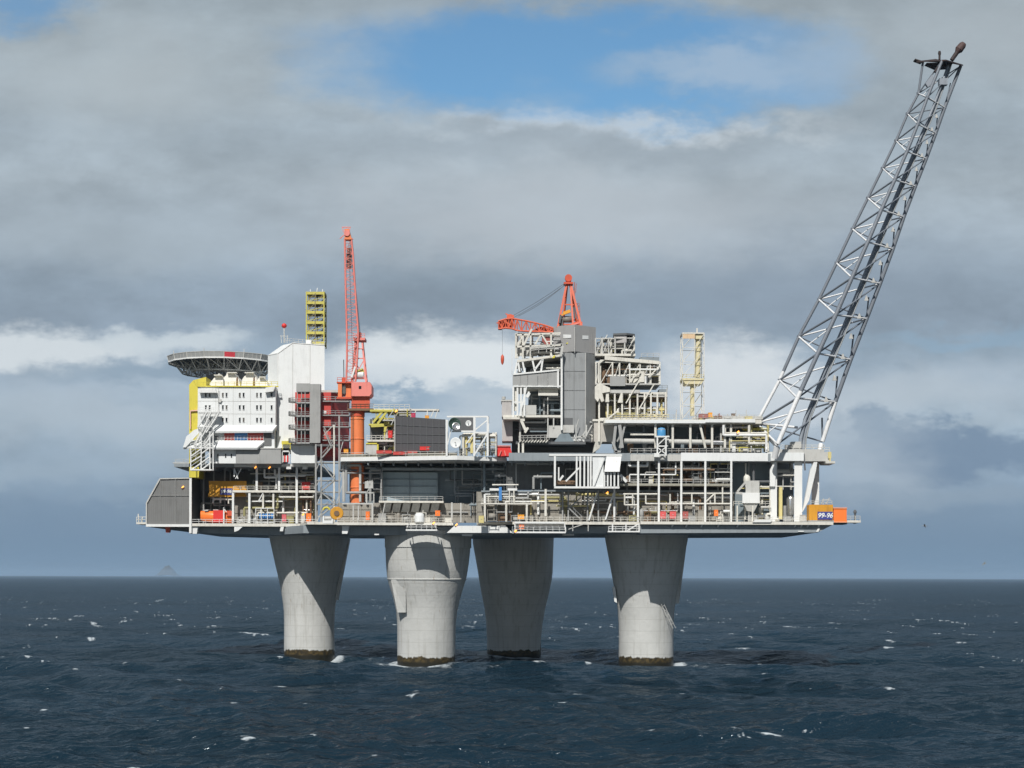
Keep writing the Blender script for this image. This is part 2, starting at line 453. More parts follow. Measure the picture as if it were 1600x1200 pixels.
# ------------------------------------------------------------------ sea
def make_sea():
    rng = np.random.default_rng(11)
    NA, dmin = 900, 70.0
    # rows spaced about evenly in the picture, the far ones reaching past the horizon
    fpx = 1638.0
    ys = np.concatenate([np.linspace(fpx * H / dmin, 230, 90), np.linspace(229, 30, 430), np.linspace(30, 1.2, 130)[1:], [0.9, 0.6]])
    d = fpx * H / ys
    a = np.tan(np.linspace(R(-24), R(24), NA))
    side = np.tan(np.linspace(R(24), R(66), 130))[1:]
    a = np.concatenate([-side[::-1], a, side]); NA = len(a); da = np.gradient(a); fine_da = da[NA // 2]
    D = np.repeat(d[:, None], NA, 1)
    X = np.clip(D * a[None, :], -41500 + np.arange(NA)[None, :] * .01, 41500 + np.arange(NA)[None, :] * .01 - 9)
    row = np.gradient(d)
    px = np.maximum(row[:, None], d[:, None] * da[None, :])
    Z = np.zeros_like(D); DX = np.zeros_like(D); DY = np.zeros_like(D)
    wind = R(250)
    for i in range(110):
        lam = 2.2 * (62 / 2.2) ** rng.random()
        th = wind + rng.normal(0, .42 if lam > 15 else .75)
        amp = 0.0078 * lam ** .84
        if lam > 34: amp *= 1.0
        kx, ky = math.cos(th) * 2 * math.pi / lam, math.sin(th) * 2 * math.pi / lam
        ph = rng.random() * 2 * math.pi
        fade = np.clip((lam / px - 2.0) / 2.0, 0, 1)
        arg = kx * X + ky * D + ph
        s, c = np.sin(arg), np.cos(arg)
        Z += amp * fade * c
        q = .85
        DX -= q * amp * fade * s * math.cos(th)
        DY -= q * amp * fade * s * math.sin(th)
    for i in range(9):      # long swell running through
        lam = rng.uniform(70, 150); th = R(262) + rng.normal(0, .25)
        kx, ky = math.cos(th) * 2 * math.pi / lam, math.sin(th) * 2 * math.pi / lam
        fade = np.clip((lam / px - 2.0) / 2.0, 0, 1)
        Z += .23 * fade * np.cos(kx * X + ky * D + rng.random() * 6.28)
    # whitecaps: breaking crests, each settled on the highest nearby water
    foam = np.zeros_like(D)
    def splash(x0, y0, lx, ly, s, ang=0.0):
        ly = max(ly, .62 * y0 * y0 / (fpx * H))
        r0 = np.searchsorted(-ys, -(fpx * H / max(71, y0 - 4 * ly - 3)))
        r1 = np.searchsorted(-ys, -(fpx * H / (y0 + 4 * ly + 3)))
        r0, r1 = max(0, r0 - 1), min(len(d), r1 + 1)
        if r1 <= r0: return
        sx, sy = X[r0:r1] - x0, D[r0:r1] - y0
        ca, sa = math.cos(ang), math.sin(ang)
        e = ((sx * ca + sy * sa) / lx) ** 2 + ((-sx * sa + sy * ca) / ly) ** 2
        foam[r0:r1] = np.maximum(foam[r0:r1], s * np.exp(-e))
    n_caps = 0
    while n_caps < 1000:
        y0 = math.sqrt(rng.random() * (1750 ** 2 - 130 ** 2) + 130 ** 2)
        x0 = y0 * math.tan(rng.uniform(R(-23), R(23)))
        r = int(np.argmin(np.abs(d - y0))); c = int(np.searchsorted(a, x0 / y0))
        w = max(2, int(9 / (row[r] + .01))) if row[r] > 0 else 3
        w = min(w, 25)
        cw = max(2, int(8 / (d[r] * fine_da)))
        sub = Z[max(0, r - w):r + w + 1, max(0, c - cw):c + cw + 1]
        j = np.unravel_index(np.argmax(sub), sub.shape)
        rr, cc = max(0, r - w) + j[0], max(0, c - cw) + j[1]
        size = rng.uniform(.35, 1.05) * (1.5 if rng.random() < .06 else 1)
        ang = rng.normal(.15, .25)
        for q in range(rng.integers(1, 4)):
            splash(X[rr, cc] + rng.normal(0, 1.2) * size, D[rr, cc] + rng.normal(0, .7), size * rng.uniform(.7, 1.5), size * rng.uniform(.35, .8), rng.uniform(.6, 1.0) * min(1, max(.55, 900 / y0 - .25)), ang)
        if rng.random() < .4 and y0 < 900:
            for q in range(3):
                splash(X[rr, cc] + rng.normal(0, 3), D[rr, cc] + rng.uniform(1, 7), size * rng.uniform(1.5, 4.5), size * rng.uniform(.5, 1.3), rng.uniform(.3, .48), ang)
        n_caps += 1 if y0 > 700 else .55
    # churned water round the legs
    for k, (lx, ly, lr) in LEGC.items():
        for i in range(64):
            t = rng.random() * 6.28
            splash(lx + (lr + rng.uniform(.2, 2.2)) * math.cos(t), ly + (lr + rng.uniform(.3, 3.5)) * math.sin(t), rng.uniform(.7, 2.4), rng.uniform(.4, 1.1), rng.uniform(.4, 1.0))
        for i in range(32):
            splash(lx + lr + rng.uniform(-22, 20), ly - lr + rng.uniform(-9, 7), rng.uniform(1.0, 4.0), rng.uniform(.4, 1.2), rng.uniform(.24, .55))
    co = np.stack([X + DX, D + DY, Z], -1).reshape(-1, 3)
    nr = len(d)
    idx = np.arange(nr * NA).reshape(nr, NA)
    quads = np.stack([idx[:-1, :-1], idx[:-1, 1:], idx[1:, 1:], idx[1:, :-1]], -1).reshape(-1, 4)
    me = bpy.data.meshes.new('sea')
    me.vertices.add(len(co)); me.vertices.foreach_set('co', co.ravel().astype(np.float32))
    me.loops.add(quads.size); me.loops.foreach_set('vertex_index', quads.ravel().astype(np.int32))
    me.polygons.add(len(quads)); me.polygons.foreach_set('loop_start', (np.arange(len(quads)) * 4).astype(np.int32))
    me.polygons.foreach_set('use_smooth', np.ones(len(quads), dtype=bool))
    at = me.attributes.new('foam', 'FLOAT', 'POINT'); at.data.foreach_set('value', foam.ravel().astype(np.float32))
    me.update(calc_edges=True)
    m = bpy.data.materials.new('sea_water'); m.use_nodes = True
    t = NT(m.node_tree); m.node_tree.nodes.clear()
    pos = t.n('ShaderNodeNewGeometry').outputs['Position']
    x, y, z = t.sep(pos)
    warped = t.vec(t.m('MULTIPLY', x, .75), y, z)
    h = t.m('ADD', t.m('MULTIPLY', t.noise(warped, .30, 4, .55), 2.0), t.m('MULTIPLY', t.noise(warped, .055, 3, .5), 4.0))
    bp = t.n('ShaderNodeBump'); bp.inputs['Strength'].default_value = 1.0; bp.inputs['Distance'].default_value = 1.0
    t.put(bp.inputs['Height'], h)
    gust = t.noise(t.vec(t.m('MULTIPLY', x, .35), y, 0), .012, 5, .6)
    deep = t.mix(t.smooth(gust, .3, .7), (.0052, .0152, .0240), (.0074, .0222, .0372))
    df = t.n('ShaderNodeBsdfDiffuse'); t.put(df.inputs['Color'], deep); t.put(df.inputs['Normal'], bp.outputs[0])
    gl = t.n('ShaderNodeBsdfGlossy'); gl.inputs['Roughness'].default_value = .16; t.put(gl.inputs['Normal'], bp.outputs[0])
    gl.inputs['Color'].default_value = (.86, .93, 1.0, 1)
    lw = t.n('ShaderNodeLayerWeight'); t.put(lw.inputs['Normal'], bp.outputs[0]); lw.inputs['Blend'].default_value = .25
    fr = t.n('ShaderNodeFresnel'); fr.inputs['IOR'].default_value = 1.33; t.put(fr.inputs['Normal'], bp.outputs[0])
    # wave slopes hide behind each other at grazing angles, which caps the mirror share of a rough sea
    fac = t.m('MULTIPLY_ADD', t.m('POWER', fr.outputs[0], 1.3), .42, .02)
    ms = t.n('ShaderNodeMixShader'); t.put(ms.inputs[0], fac); t.put(ms.inputs[1], df.outputs[0]); t.put(ms.inputs[2], gl.outputs[0])
    fa = t.n('ShaderNodeAttribute', attribute_name='foam')
    fn = t.noise(warped, 1.4, 6, .7)
    fm = t.m('MULTIPLY', t.smooth(fa.outputs['Fac'], .06, .26), t.smooth(t.m('ADD', fa.outputs['Fac'], t.m('MULTIPLY', t.m('SUBTRACT', fn, .5), 1.3)), .30, .80))
    fd = t.n('ShaderNodeBsdfDiffuse'); fd.inputs['Color'].default_value = (.50, .55, .58, 1)
    m2 = t.n('ShaderNodeMixShader'); t.put(m2.inputs[0], t.m('MULTIPLY', fm, .82)); t.put(m2.inputs[1], ms.outputs[0]); t.put(m2.inputs[2], fd.outputs[0])
    t.put(t.n('ShaderNodeOutputMaterial').inputs[0], m2.outputs[0])
    me.materials.append(m)
    o = bpy.data.objects.new('sea', me); C.objects.link(o)
    tag(o, 'dark blue choppy sea with scattered whitecaps out to the horizon', 'sea', kind='structure')
make_sea()

# far rocky island fading into the haze
def make_island():
    d = 52000.0
    prof = [(244, 899), (248, 896.5), (251, 893), (254, 888), (257, 885), (259, 883), (261, 884.5), (264, 881.5), (266, 884.5), (269, 887), (272, 890.5), (274, 895), (279, 899)]
    rnd = random.Random(3)
    vs, fs = [], []
    for j in range(9):
        t = j / 8; sc = math.sin(math.pi * min(max(t, .02), .98)) ** .7
        for x, y in prof:
            p = P(x, y, d); z = max(p.z, -2)
            vs.append((p.x * 1.0 + rnd.uniform(-3, 3), d + (t - .5) * 900, -3 + (z + 3) * sc * rnd.uniform(.9, 1.0)))
    n = len(prof)
    for j in range(8):
        for i in range(n - 1):
            fs.append((j * n + i, j * n + i + 1, (j + 1) * n + i + 1, (j + 1) * n + i))
    mb = MB().add(vs, fs)
    o = mb.build('island', paint('island_rock', (.10, .095, .08), .9, .4))
    tag(o, 'small steep rocky island far off on the horizon', 'island', kind='structure')
make_island()

# ------------------------------------------------------------------ legs
LEG_LABEL = {
    'back_left': 'concrete leg set back beneath the white living quarters, its top in shade',
    'front': 'brightly sunlit concrete leg with a collar band, nearest the camera',
    'shaded': 'dark concrete leg wholly in the shade beneath the deck',
    'right': 'half shaded concrete leg nearest the flare boom, crossed by pale bars standing in for a slanting row of sunlit gaps',
}
for k, (d, prof) in LEGS.items():
    cx, cy, r = LEGC[k]
    t = thing('concrete_leg', LEG_LABEL[k], 'platform leg', (cx, cy, 0), 'concrete legs carrying the platform')
    rings = []
    for py, xl, xr in reversed(prof):
        p = P((xl + xr) / 2, py, d)
        rings.append((p.x, d, (xr - xl) / 2 * d / F, p.z))
    rings.insert(0, (rings[0][0], d, rings[0][2], -9.0))
    MB().rings(rings, 64).build('shaft', CONC, t)
    tx, ty, tr, tz = rings[-1]
    MB().rings([(tx, ty, tr + .02, tz - .9), (tx, ty, tr + .18, tz - .85), (tx, ty, tr + .18, tz + .3), (tx, ty, tr - .4, tz + .35)], 64).build('bearing_ring', CONC, t)
    if k == 'front':
        p = P(669, 834, d); rr = 67.6 * d / F
        MB().rings([(p.x, d, rr, P(669, 856, d).z), (p.x, d, rr, P(669, 834, d).z)], 64).build('collar', CONC, t)
        p = P(667, 905, d); rr = 61.7 * d / F
        MB().rings([(p.x, d, rr - .02, P(669, 906, d).z), (p.x, d, rr + .05, P(669, 905, d).z), (p.x, d, rr + .05, P(669, 904.3, d).z), (p.x, d, rr - .05, P(669, 903, d).z)], 64).build('ring_ledge', CONC, t)
        q = MB(); f0 = d - 7.7
        q.slab([P(611, 906, f0 + 1.5), P(634, 906, f0 - 1.0), P(634, 957, f0 + .3), P(621, 957, f0 + 1.2)], (1.2, 5.0, 0)).build('buttress', CONC, t)
    if k == 'back_left':
        MB().ppoly([(543, 842), (546, 842), (527.5, 938), (520, 938)], d - 1.5, 3).build('fin', CONC, t)
    if k == 'right':
        MB().ppoly([(1068, 842), (1074, 842), (1061, 943), (1053, 943)], d - 1.5, 3).build('fin', CONC, t)
        q = MB()  # pale bars standing in for sunlit gaps along the shadow edge
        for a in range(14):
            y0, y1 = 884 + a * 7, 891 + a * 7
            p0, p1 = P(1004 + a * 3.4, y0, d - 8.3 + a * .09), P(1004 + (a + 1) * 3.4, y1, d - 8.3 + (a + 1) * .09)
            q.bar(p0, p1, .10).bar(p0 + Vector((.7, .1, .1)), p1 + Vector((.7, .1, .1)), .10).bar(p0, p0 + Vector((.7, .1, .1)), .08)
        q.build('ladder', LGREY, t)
        MB().ppoly([(957, 917), (961, 917), (964, 942), (960, 940)], d - 3, 1.2).build('cable_box', WHITE, t)
# ------------------------------------------------------------------ shared builders for the platform
RN = random.Random(21)
GLASSB = paint('window_glass_blind', (.05, .055, .06), .2, .3)
GLASSC = paint('window_glass_curtain', (.10, .095, .085), .4, .4)
WHOLE = set('panel_joint cladding_rib panel_rib wall_rib luffing_rope boom_lacing truss diagonal rung bracing grating_walkway safety_net net_frame walkway_panel corner_trim pipe_run pump_skid flight gantry antenna'.split())
def part(mb, name, mat, parent, label=None):
    gs = [mb] if name in WHOLE else mb.groups()
    if 1 < len(gs) <= 40:
        for m in gs:
            o = m.build(name, mat, parent)
            if label: o['label'] = label
        return o
    o = mb.build(name, mat, parent)
    if label: o['label'] = label
    return o
def posts(parent, xs, y0, y1, d, w=.5, mat=None, dd=.5):
    for x in xs:
        p = P(x, (y0 + y1) / 2, d)
        z0, z1 = P(x, y1, d).z, P(x, y0, d).z
        part(MB().box((p.x - w / 2, d, z0), (p.x + w / 2, d + dd, z1)), 'post', mat or OFFW, parent)
def stiffened_wall(parent, name, x0, x1, y0, y1, d, mat, pitch=2.4, dep=.6):
    mb = MB().pbox(x0, x1, y0, y1, d, dep)
    p0, p1 = P(x0, (y0 + y1) / 2, d).x, P(x1, (y0 + y1) / 2, d).x
    z0, z1 = P((x0 + x1) / 2, y1, d).z, P((x0 + x1) / 2, y0, d).z
    n = max(1, int((p1 - p0) / pitch))
    for i in range(n + 1):
        x = lerp(p0, p1, i / n)
        mb.box((x - .09, d - .22, z0), (x + .09, d - .002, z1))
    for k in (.33, .67):
        mb.box((p0, d - .16, lerp(z0, z1, k) - .07), (p1, d - .003, lerp(z0, z1, k) + .07))
    return part(mb, name, mat, parent)
PIPEMATS = [LGREY, OFFW, GREY, OLIVE, SILVER, BROWN, PIPEY, WHITE]
def pipes(parent, x0, x1, y0, y1, d0, d1, n, seed, mats=None):
    r = random.Random(seed); mats = mats or PIPEMATS
    for i in range(n):
        d = r.uniform(d0, d1); rad = r.choice((.12, .16, .2, .28, .36))
        xa = r.uniform(x0, x1 - 6); xb = min(x1, xa + r.uniform(14, 90)); y = r.uniform(y0 + 2, y1 - 3)
        pts = [P(xa, y, d), P(xb, y, d)]
        if r.random() < .65: pts.insert(0, P(xa, y1 if r.random() < .7 else y0, d))
        if r.random() < .65: pts.append(P(xb, y1 if r.random() < .5 else y0, d))
        mb = MB().path(pts, rad, 7)
        for q in range(r.randint(1, 3)):
            c = pts[-2].lerp(pts[-1], r.uniform(.1, .9)) if len(pts) > 1 else pts[0]
            mb.lathe(c - Vector((.15, 0, 0)), [(rad * 1.6, 0), (rad * 1.6, .3)], 8, (1, 0, 0))
        part(mb, 'pipe_run', r.choice(mats), parent)
def machines(parent, x0, x1, yb, hmax, d0, d1, n, seed, mats=None):
    """skids, cabinets and upright vessels bolted to a deck; hmax in px"""
    r = random.Random(seed); mats = mats or [LGREY, GREY, OFFW, BEIGE, DARKW, WHITE, OLIVE, BROWN]
    for i in range(n):
        x = lerp(x0, x1, (i + r.uniform(.1, .9)) / n); d = r.uniform(d0, d1); h = hmax * r.uniform(.35, 1)
        b = P(x, yb, d); hz = h * d / F; k = r.random(); m = r.choice(mats)
        if k < .4:
            w, dp = r.uniform(.7, 2.2), r.uniform(.6, 1.4)
            mb = MB().box((b.x - w / 2, d, b.z), (b.x + w / 2, d + dp, b.z + hz))
            mb.box((b.x - w * .42, d - .06, b.z + hz * .1), (b.x - w * .02, d - .004, b.z + hz * .92)).box((b.x + w * .04, d - .06, b.z + hz * .1), (b.x + w * .42, d - .004, b.z + hz * .92))
            mb.box((b.x - w / 2 - .08, d - .08, b.z + hz + .003), (b.x + w / 2 + .08, d + dp + .08, b.z + hz + .12))
            part(mb, 'cabinet', m, parent)
        elif k < .7:
            rr = r.uniform(.35, .9)
            mb = MB().lathe((b.x, d + 1, b.z), [(rr * .5, 0), (rr * .5, hz * .15), (rr, hz * .2), (rr, hz * .82), (rr * .75, hz * .93), (rr * .2, hz)], 14)
            mb.lathe((b.x, d + 1, b.z + hz * .5), [(rr * 1.1, 0), (rr * 1.1, .15)], 14)
            part(mb, 'vessel', m, parent)
        else:
            w = r.uniform(1.2, 3.0); zt = b.z + hz
            mb = MB()
            for sx in (-1, 1):
                for sy in (0, 1.4):
                    mb.bar((b.x + sx * w / 2, d + sy, b.z), (b.x + sx * w / 2, d + sy, zt), .14)
            for z in (b.z + .3, zt - .1):
                mb.bar((b.x - w / 2, d, z), (b.x + w / 2, d, z), .13).bar((b.x - w / 2, d + 1.4, z), (b.x + w / 2, d + 1.4, z), .13)
            mb.lathe((b.x - w * .4, d + .7, b.z + hz * .45), [(.1, 0), (hz * .25, .12), (hz * .25, w * .7), (.1, w * .8)], 12, (1, 0, 0))
            mb.tube((b.x + w * .2, d + .3, b.z), (b.x + w * .2, d + .3, zt + .6), .12)
            part(mb, 'pump_skid', m, parent)
def ovd(parent, x0, x1, y, d0, d1, pitch=2.8, h=.5, mat=None, name='deck_beam'):
    """beams under a deck running front to back plus two fore beams"""
    mb = MB(); z = P((x0 + x1) / 2, y, d0).z
    xa, xb = P(x0, y, d0).x, P(x1, y, d0).x
    n = max(1, int((xb - xa) / pitch))
    for i in range(n + 1):
        x = lerp(xa, xb, i / n)
        mb.box((x - .12, d0, z - h), (x + .12, d1, z))
    part(mb, name, mat or HULL, parent)
def stair(mb, a, b, w=1.0, off=(0, 1, 0), rail=True):
    """one inclined flight from a to b with stringers, treads and handrails"""
    a, b, o = Vector(a), Vector(b), Vector(off) * w
    mb.bar(a, b, .1, .28).bar(a + o, b + o, .1, .28)
    n = max(3, int((b - a).length / .5))
    for i in range(n + 1):
        c = a.lerp(b, i / n); mb.bar(c, c + o, .24, .05)
    if rail:
        for e in (Vector((0, 0, 0)), o):
            mb.bar(a + e + Vector((0, 0, 1.1)), b + e + Vector((0, 0, 1.1)), .08).bar(a + e, a + e + Vector((0, 0, 1.1)), .07).bar(b + e, b + e + Vector((0, 0, 1.1)), .07)
            c = a.lerp(b, .5) + e; mb.bar(c, c + Vector((0, 0, 1.1)), .07)
def rep(name, label, cat, group, loc): return thing(name, label, cat, loc, group)
def lettering(txt, x, y, d, hpx, mat, parent, shear=0.25):
    cu = bpy.data.curves.new('lettering', 'FONT')
    cu.body = txt; cu.size = hpx * d / F * 1.38; cu.align_x = 'CENTER'; cu.align_y = 'CENTER'; cu.extrude = .02; cu.shear = shear
    cu.offset = .035
    cu.materials.append(mat)
    tmp = bpy.data.objects.new('tmp_text', cu); C.objects.link(tmp)
    bpy.context.view_layer.update()
    me = bpy.data.meshes.new_from_object(tmp.evaluated_get(bpy.context.evaluated_depsgraph_get()))
    bpy.data.objects.remove(tmp)
    me.name = 'lettering'
    o = bpy.data.objects.new('lettering', me); C.objects.link(o)
    p = P(x, y, d)
    off = Vector((0, 0, 0)); q = parent
    while q is not None: off = off + q.location; q = q.parent
    o.parent = parent
    o.location = p - off; o.rotation_euler = (R(90), 0, 0)
    return o

# ================================================================== LEFT SECTION: deck under the living quarters
L = thing('deck_section', 'triple decked platform section under the white living quarters at the wind wall end', 'platform deck', P(395, 822, 456))
part(MB().ppoly([(297, 823.5), (300, 832.5), (425, 836), (493, 835.5), (493, 823.5)], 459, 46).fprism([(440, 458.8), (474, 443), (546, 443), (546, 500), (440, 500)], 823.5, 835.4, 459), 'hull', HULL, L)  # slant-fronted wedge added to the hull to throw a diagonal shadow on the leg
part(MB().ppoly([(232, 823.2), (297, 823.2), (297, 829), (262, 827)], 459, 38), 'end_girder', DGREY, L)
part(MB().pbox(228, 298, 819, 823, 457.0, 40), 'end_floor', WHITE, L)
part(MB().ppoly([(258, 823.4), (266, 823.4), (264, 832), (259, 832)], 458.5, 2.0), 'keel_block', DRED, L)
part(MB().ppoly([(297, 823), (309, 823), (307.5, 834), (297, 834)], 456.0, 2.6), 'corner_bracket', WHITE, L)
part(MB().pbox(300, 493, 818, 822.5, 455.5, 44).fprism([(468, 455.3), (480, 439), (533, 439), (533, 480), (468, 480)], 818.6, 822.4, 455.5), 'lower_deck', OFFW, L)  # forward wedge of the plate added to shade the hull face below
part(MB().pbox(363, 495, 766, 769.5, 456.0, 40), 'middle_deck', OFFW, L)
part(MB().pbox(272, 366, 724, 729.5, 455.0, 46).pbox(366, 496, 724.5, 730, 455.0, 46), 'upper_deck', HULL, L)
part(MB().pbox(366, 401, 723.8, 729.6, 454.6, .35), 'edge_plate', WHITE, L)
part(MB().pbox(440, 492, 725, 729, 454.7, .3).ppoly([(448, 729), (456, 729), (455, 733), (447, 733)], 454.2, .8).ppoly([(473, 729), (481, 729), (480, 733), (472, 733)], 454.2, .8), 'edge_bracket', WHITE, L)
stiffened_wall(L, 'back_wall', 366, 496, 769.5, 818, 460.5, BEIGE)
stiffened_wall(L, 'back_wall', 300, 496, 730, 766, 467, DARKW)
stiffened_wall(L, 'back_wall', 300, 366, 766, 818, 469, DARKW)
part(MB().slab([P(299, 731, 457), P(299, 818, 457), P(314, 818, 468), P(314, 731, 468)], (-.3, 0, 0)), 'side_wall', DGREY, L)
ovd(L, 300, 494, 730, 457, 467, 3.0, .9)
ovd(L, 366, 494, 769.5, 457, 460, 3.0, .5, OFFW)
posts(L, [297.5], 731, 833, 455.2, .65, WHITE)
posts(L, [401, 436], 730, 766, 456.2, .6, WHITE)
posts(L, [463.5], 730, 818, 455.3, .6, WHITE)
posts(L, [364, 389.5], 769.5, 818, 456.2, .6, WHITE)
posts(L, [411, 427], 769.5, 795, 456.4, .5, OFFW)
posts(L, [318, 351, 420, 452, 478], 731, 818, 462, .4, GREY)
part(MB().bar(P(409, 781, 456.3), P(404, 783, 456.3), .2).bar(P(411, 770, 456.3), P(404, 783, 456.3), .25).bar(P(366, 732, 455.5), P(372, 748, 455.5), .25).bar(P(377, 732, 455.5), P(368, 748, 455.5), .22).bar(P(366, 732, 455.4), P(366, 745, 455.4), .3), 'brace', WHITE, L)
part(MB().bar(P(333, 780, 459), P(363, 780, 459), .5).bar(P(334, 777, 459), P(333, 786, 459), .45).bar(P(344.5, 776, 459), P(344.5, 786, 459), .45).bar(P(356, 776, 459), P(357, 787, 459), .45), 'davit_beam', OFFW, L)
part(MB().prail((300, 364, 495), (818, 818, 818), (455.7,) * 3, 1.15, 1.8, .05), 'railing', WHITE, L)
part(MB().prail((365, 494), (766, 766), (456.2,) * 2, 1.15, 1.8, .05), 'railing', OFFW, L)
part(MB().prail((274, 300), (724, 724), (455.3,) * 2, 1.15, 1.8, .05).pbox(270, 300, 722.5, 724, 455.2, 2), 'railing', LGREY, L)
pipes(L, 370, 492, 733, 764, 456.6, 464, 18, 5)
pipes(L, 368, 490, 772, 806, 457, 459.8, 16, 6)
pipes(L, 312, 360, 735, 812, 461, 467, 6, 7, [GREY, DGREY, LGREY])
machines(L, 372, 490, 766, 20, 458, 463, 6, 8)
machines(L, 368, 492, 818, 24, 457, 459, 7, 9)
# small hand-railed tip beyond the wind wall
part(MB().pbox(213, 229, 816, 819, 458, 8).prail((213.5, 228), (816, 816), (458.1, 458.1), 1.5, 1.0, .07).bar(P(217, 816, 459), P(216, 803, 459), .25).bar(P(222, 816, 459), P(223, 808, 459), .2), 'tip_platform', OFFW, L)
# hanging brackets under the lower deck
part(MB().ppoly([(366, 822), (380, 822), (372, 829), (366, 831)], 455.6, 1.5).ppoly([(439, 822), (444, 822), (442, 830), (437, 830)], 455.6, 1.5).ppoly([(444, 824), (462, 824), (460, 831), (446, 830)], 456.2, 2.0), 'underdeck_bracket', WHITE, L)

# wind wall
t = thing('wind_wall', 'grey clad wind wall with a slanted upper corner, beyond the lifeboat', 'wind wall', P(262, 819, 457))
part(MB().slab([P(229, 818.8, 457.4), P(229, 786, 457.4), P(250, 748, 457.4), P(297, 747, 457.4), P(297, 818.8, 457.4)], (0, .5, 0)), 'cladding', CLAD, t)
part(MB().slab([P(229, 818.8, 458), P(229, 786, 458), P(250, 748, 458), P(250, 818.8, 458)], (1.5, 24, 0)), 'side_cladding', CLAD, t)
part(MB().bar(P(229, 819, 457.2), P(229, 786, 457.2), .35).bar(P(229, 786, 457.2), P(250, 748, 457.2), .35).bar(P(250, 748, 457.2), P(297, 747, 457.2), .3), 'frame', LGREY, t)
part(MB().bar(P(250.5, 749, 457.2), P(250.5, 818, 457.2), .12).bar(P(274, 748, 457.2), P(274, 818, 457.2), .12).bar(P(230, 774, 457.2), P(297, 774, 457.2), .12), 'panel_joint', GREY, t)

# ------------------------------------------------------------------ living quarters
dA = 452.0
A = thing('living_quarters', 'white accommodation block with rows of paired dark windows under the helideck', 'accommodation block', P(372, 724, dA))
part(MB().pbox(309, 430.5, 604, 671, dA, 36), 'upper_storeys', CLEANW, A)
part(MB().pbox(311, 429, 671, 700, dA + .7, 27.5), 'recessed_storey', CLEANW, A)
part(MB().pbox(327, 368.5, 699, 724, dA + .3, 24), 'lowest_storey', CLEANW, A)
for k in range(1, 5):
    pass
part(MB().pbox(309, 430.5, 626.6, 627.0, dA - .05, .04).pbox(309, 430.5, 646.4, 646.8, dA - .05, .04).pbox(337, 337.4, 604, 668, dA - .05, .04).pbox(364, 364.4, 604, 668, dA - .05, .04).pbox(391, 391.4, 604, 668, dA - .05, .04).pbox(414.5, 414.9, 604, 668, dA - .05, .04), 'panel_joint', LGREY, A)
for row in (617, 636.5, 656):
    for x in (321.5, 327.5, 348, 353.8, 374.5, 380.5, 401.5, 407.4, 424.3):
        w = part(MB().pbox(x - 1.25, x + 1.25, row - 3.3, row + 3.3, dA - .12, .10), 'window', RN.choice((GLASS, GLASS, GLASSB, GLASSC)), A)
        part(MB().pbox(x - 1.7, x + 1.7, row - 3.8, row - 3.3, dA - .14, .13).pbox(x - 1.7, x + 1.7, row + 3.3, row + 3.8, dA - .18, .17), 'frame', WHITE, w)
for x in (330.5, 340.5, 352.5, 361.5):
    part(MB().pbox(x - .9, x + .9, 709, 715, dA + .18, .1), 'window', GLASS, A)
for x in (335, 339.5):
    part(MB().pbox(x - 1.8, x + 1.8, 681, 687, dA + .55, .13), 'window', GLASS, A)
# canopy sloping out over the recessed storey and the balcony apron below it
part(MB().slab([P(312, 664, dA - .003), P(433, 664, dA - .003), P(426, 673.0, dA - 1.1), P(315, 674, dA - 1.1)], (0, .15, -.5)), 'canopy', CLEANW, A)
part(MB().slab([P(286, 699, dA - 1.6), P(402, 699.5, dA - 1.6), P(415, 688, dA + .6), P(291, 687.5, dA + .6)], (0, .2, -.5)), 'apron', CLEANW, A)
part(MB().ppoly([(286, 699), (290, 699), (311, 676), (311, 669), (303, 672), (291, 682)], dA - 1.9, .4), 'wing_panel', CLEANW, A)
part(MB().pbox(350.2, 366.3, 674.5, 687.5, dA + .45, .22), 'wall_panel', REDP, A, 'red wall panel')
part(MB().pbox(366.5, 386, 674.5, 687.5, dA + .45, .22), 'wall_panel', BLUEP, A, 'blue wall panel')
part(MB().pbox(387.5, 411.5, 675, 687.5, dA + .45, .22), 'wall_panel', REDP, A, 'red wall panel')
part(MB().pbox(412, 424, 675, 696, dA + .45, .22), 'wall_panel', DARKW, A, 'dark recess panel')
part(MB().prail((315, 412), (688, 688), (dA + .1,) * 2, 1.2, .9, .04), 'balcony_railing', WHITE, A)
part(MB().pbox(307, 435, 602.6, 604.4, dA - .4, .4).prail((308, 434), (603, 602), (dA - .2, dA - .2), 1.0, 1.6, .05), 'roof_railing', YEL, A)
part(MB().ppoly([(311, 608), (336, 608), (339, 613.5), (311, 613.5)], dA - 1.4, 1.38).ppoly([(415, 605.5), (430, 603.5), (427, 611.5), (414, 613)], dA - 1.4, 1.38), 'awning', WHITE, A)
part(MB().bar(P(341, 607, dA - .6), P(341, 641, dA - .6), .12).ppoly([(341, 623), (347, 624), (345, 629), (340, 628)], dA - .5, .1), 'gutter_pipe', LGREY, A)
# grey lower store beside it
t = thing('deck_store', 'low plain grey store beside the bottom white storey', 'deck store', P(403, 724, 451.8))
part(MB().pbox(368.8, 439, 701, 724.3, 451.8, 14), 'walls', GREY, t)
part(MB().pbox(404, 404.5, 701, 724, 451.7, .09).pbox(369, 439, 699.8, 701, 451.6, 14.4), 'roof_edge', LGREY, t)

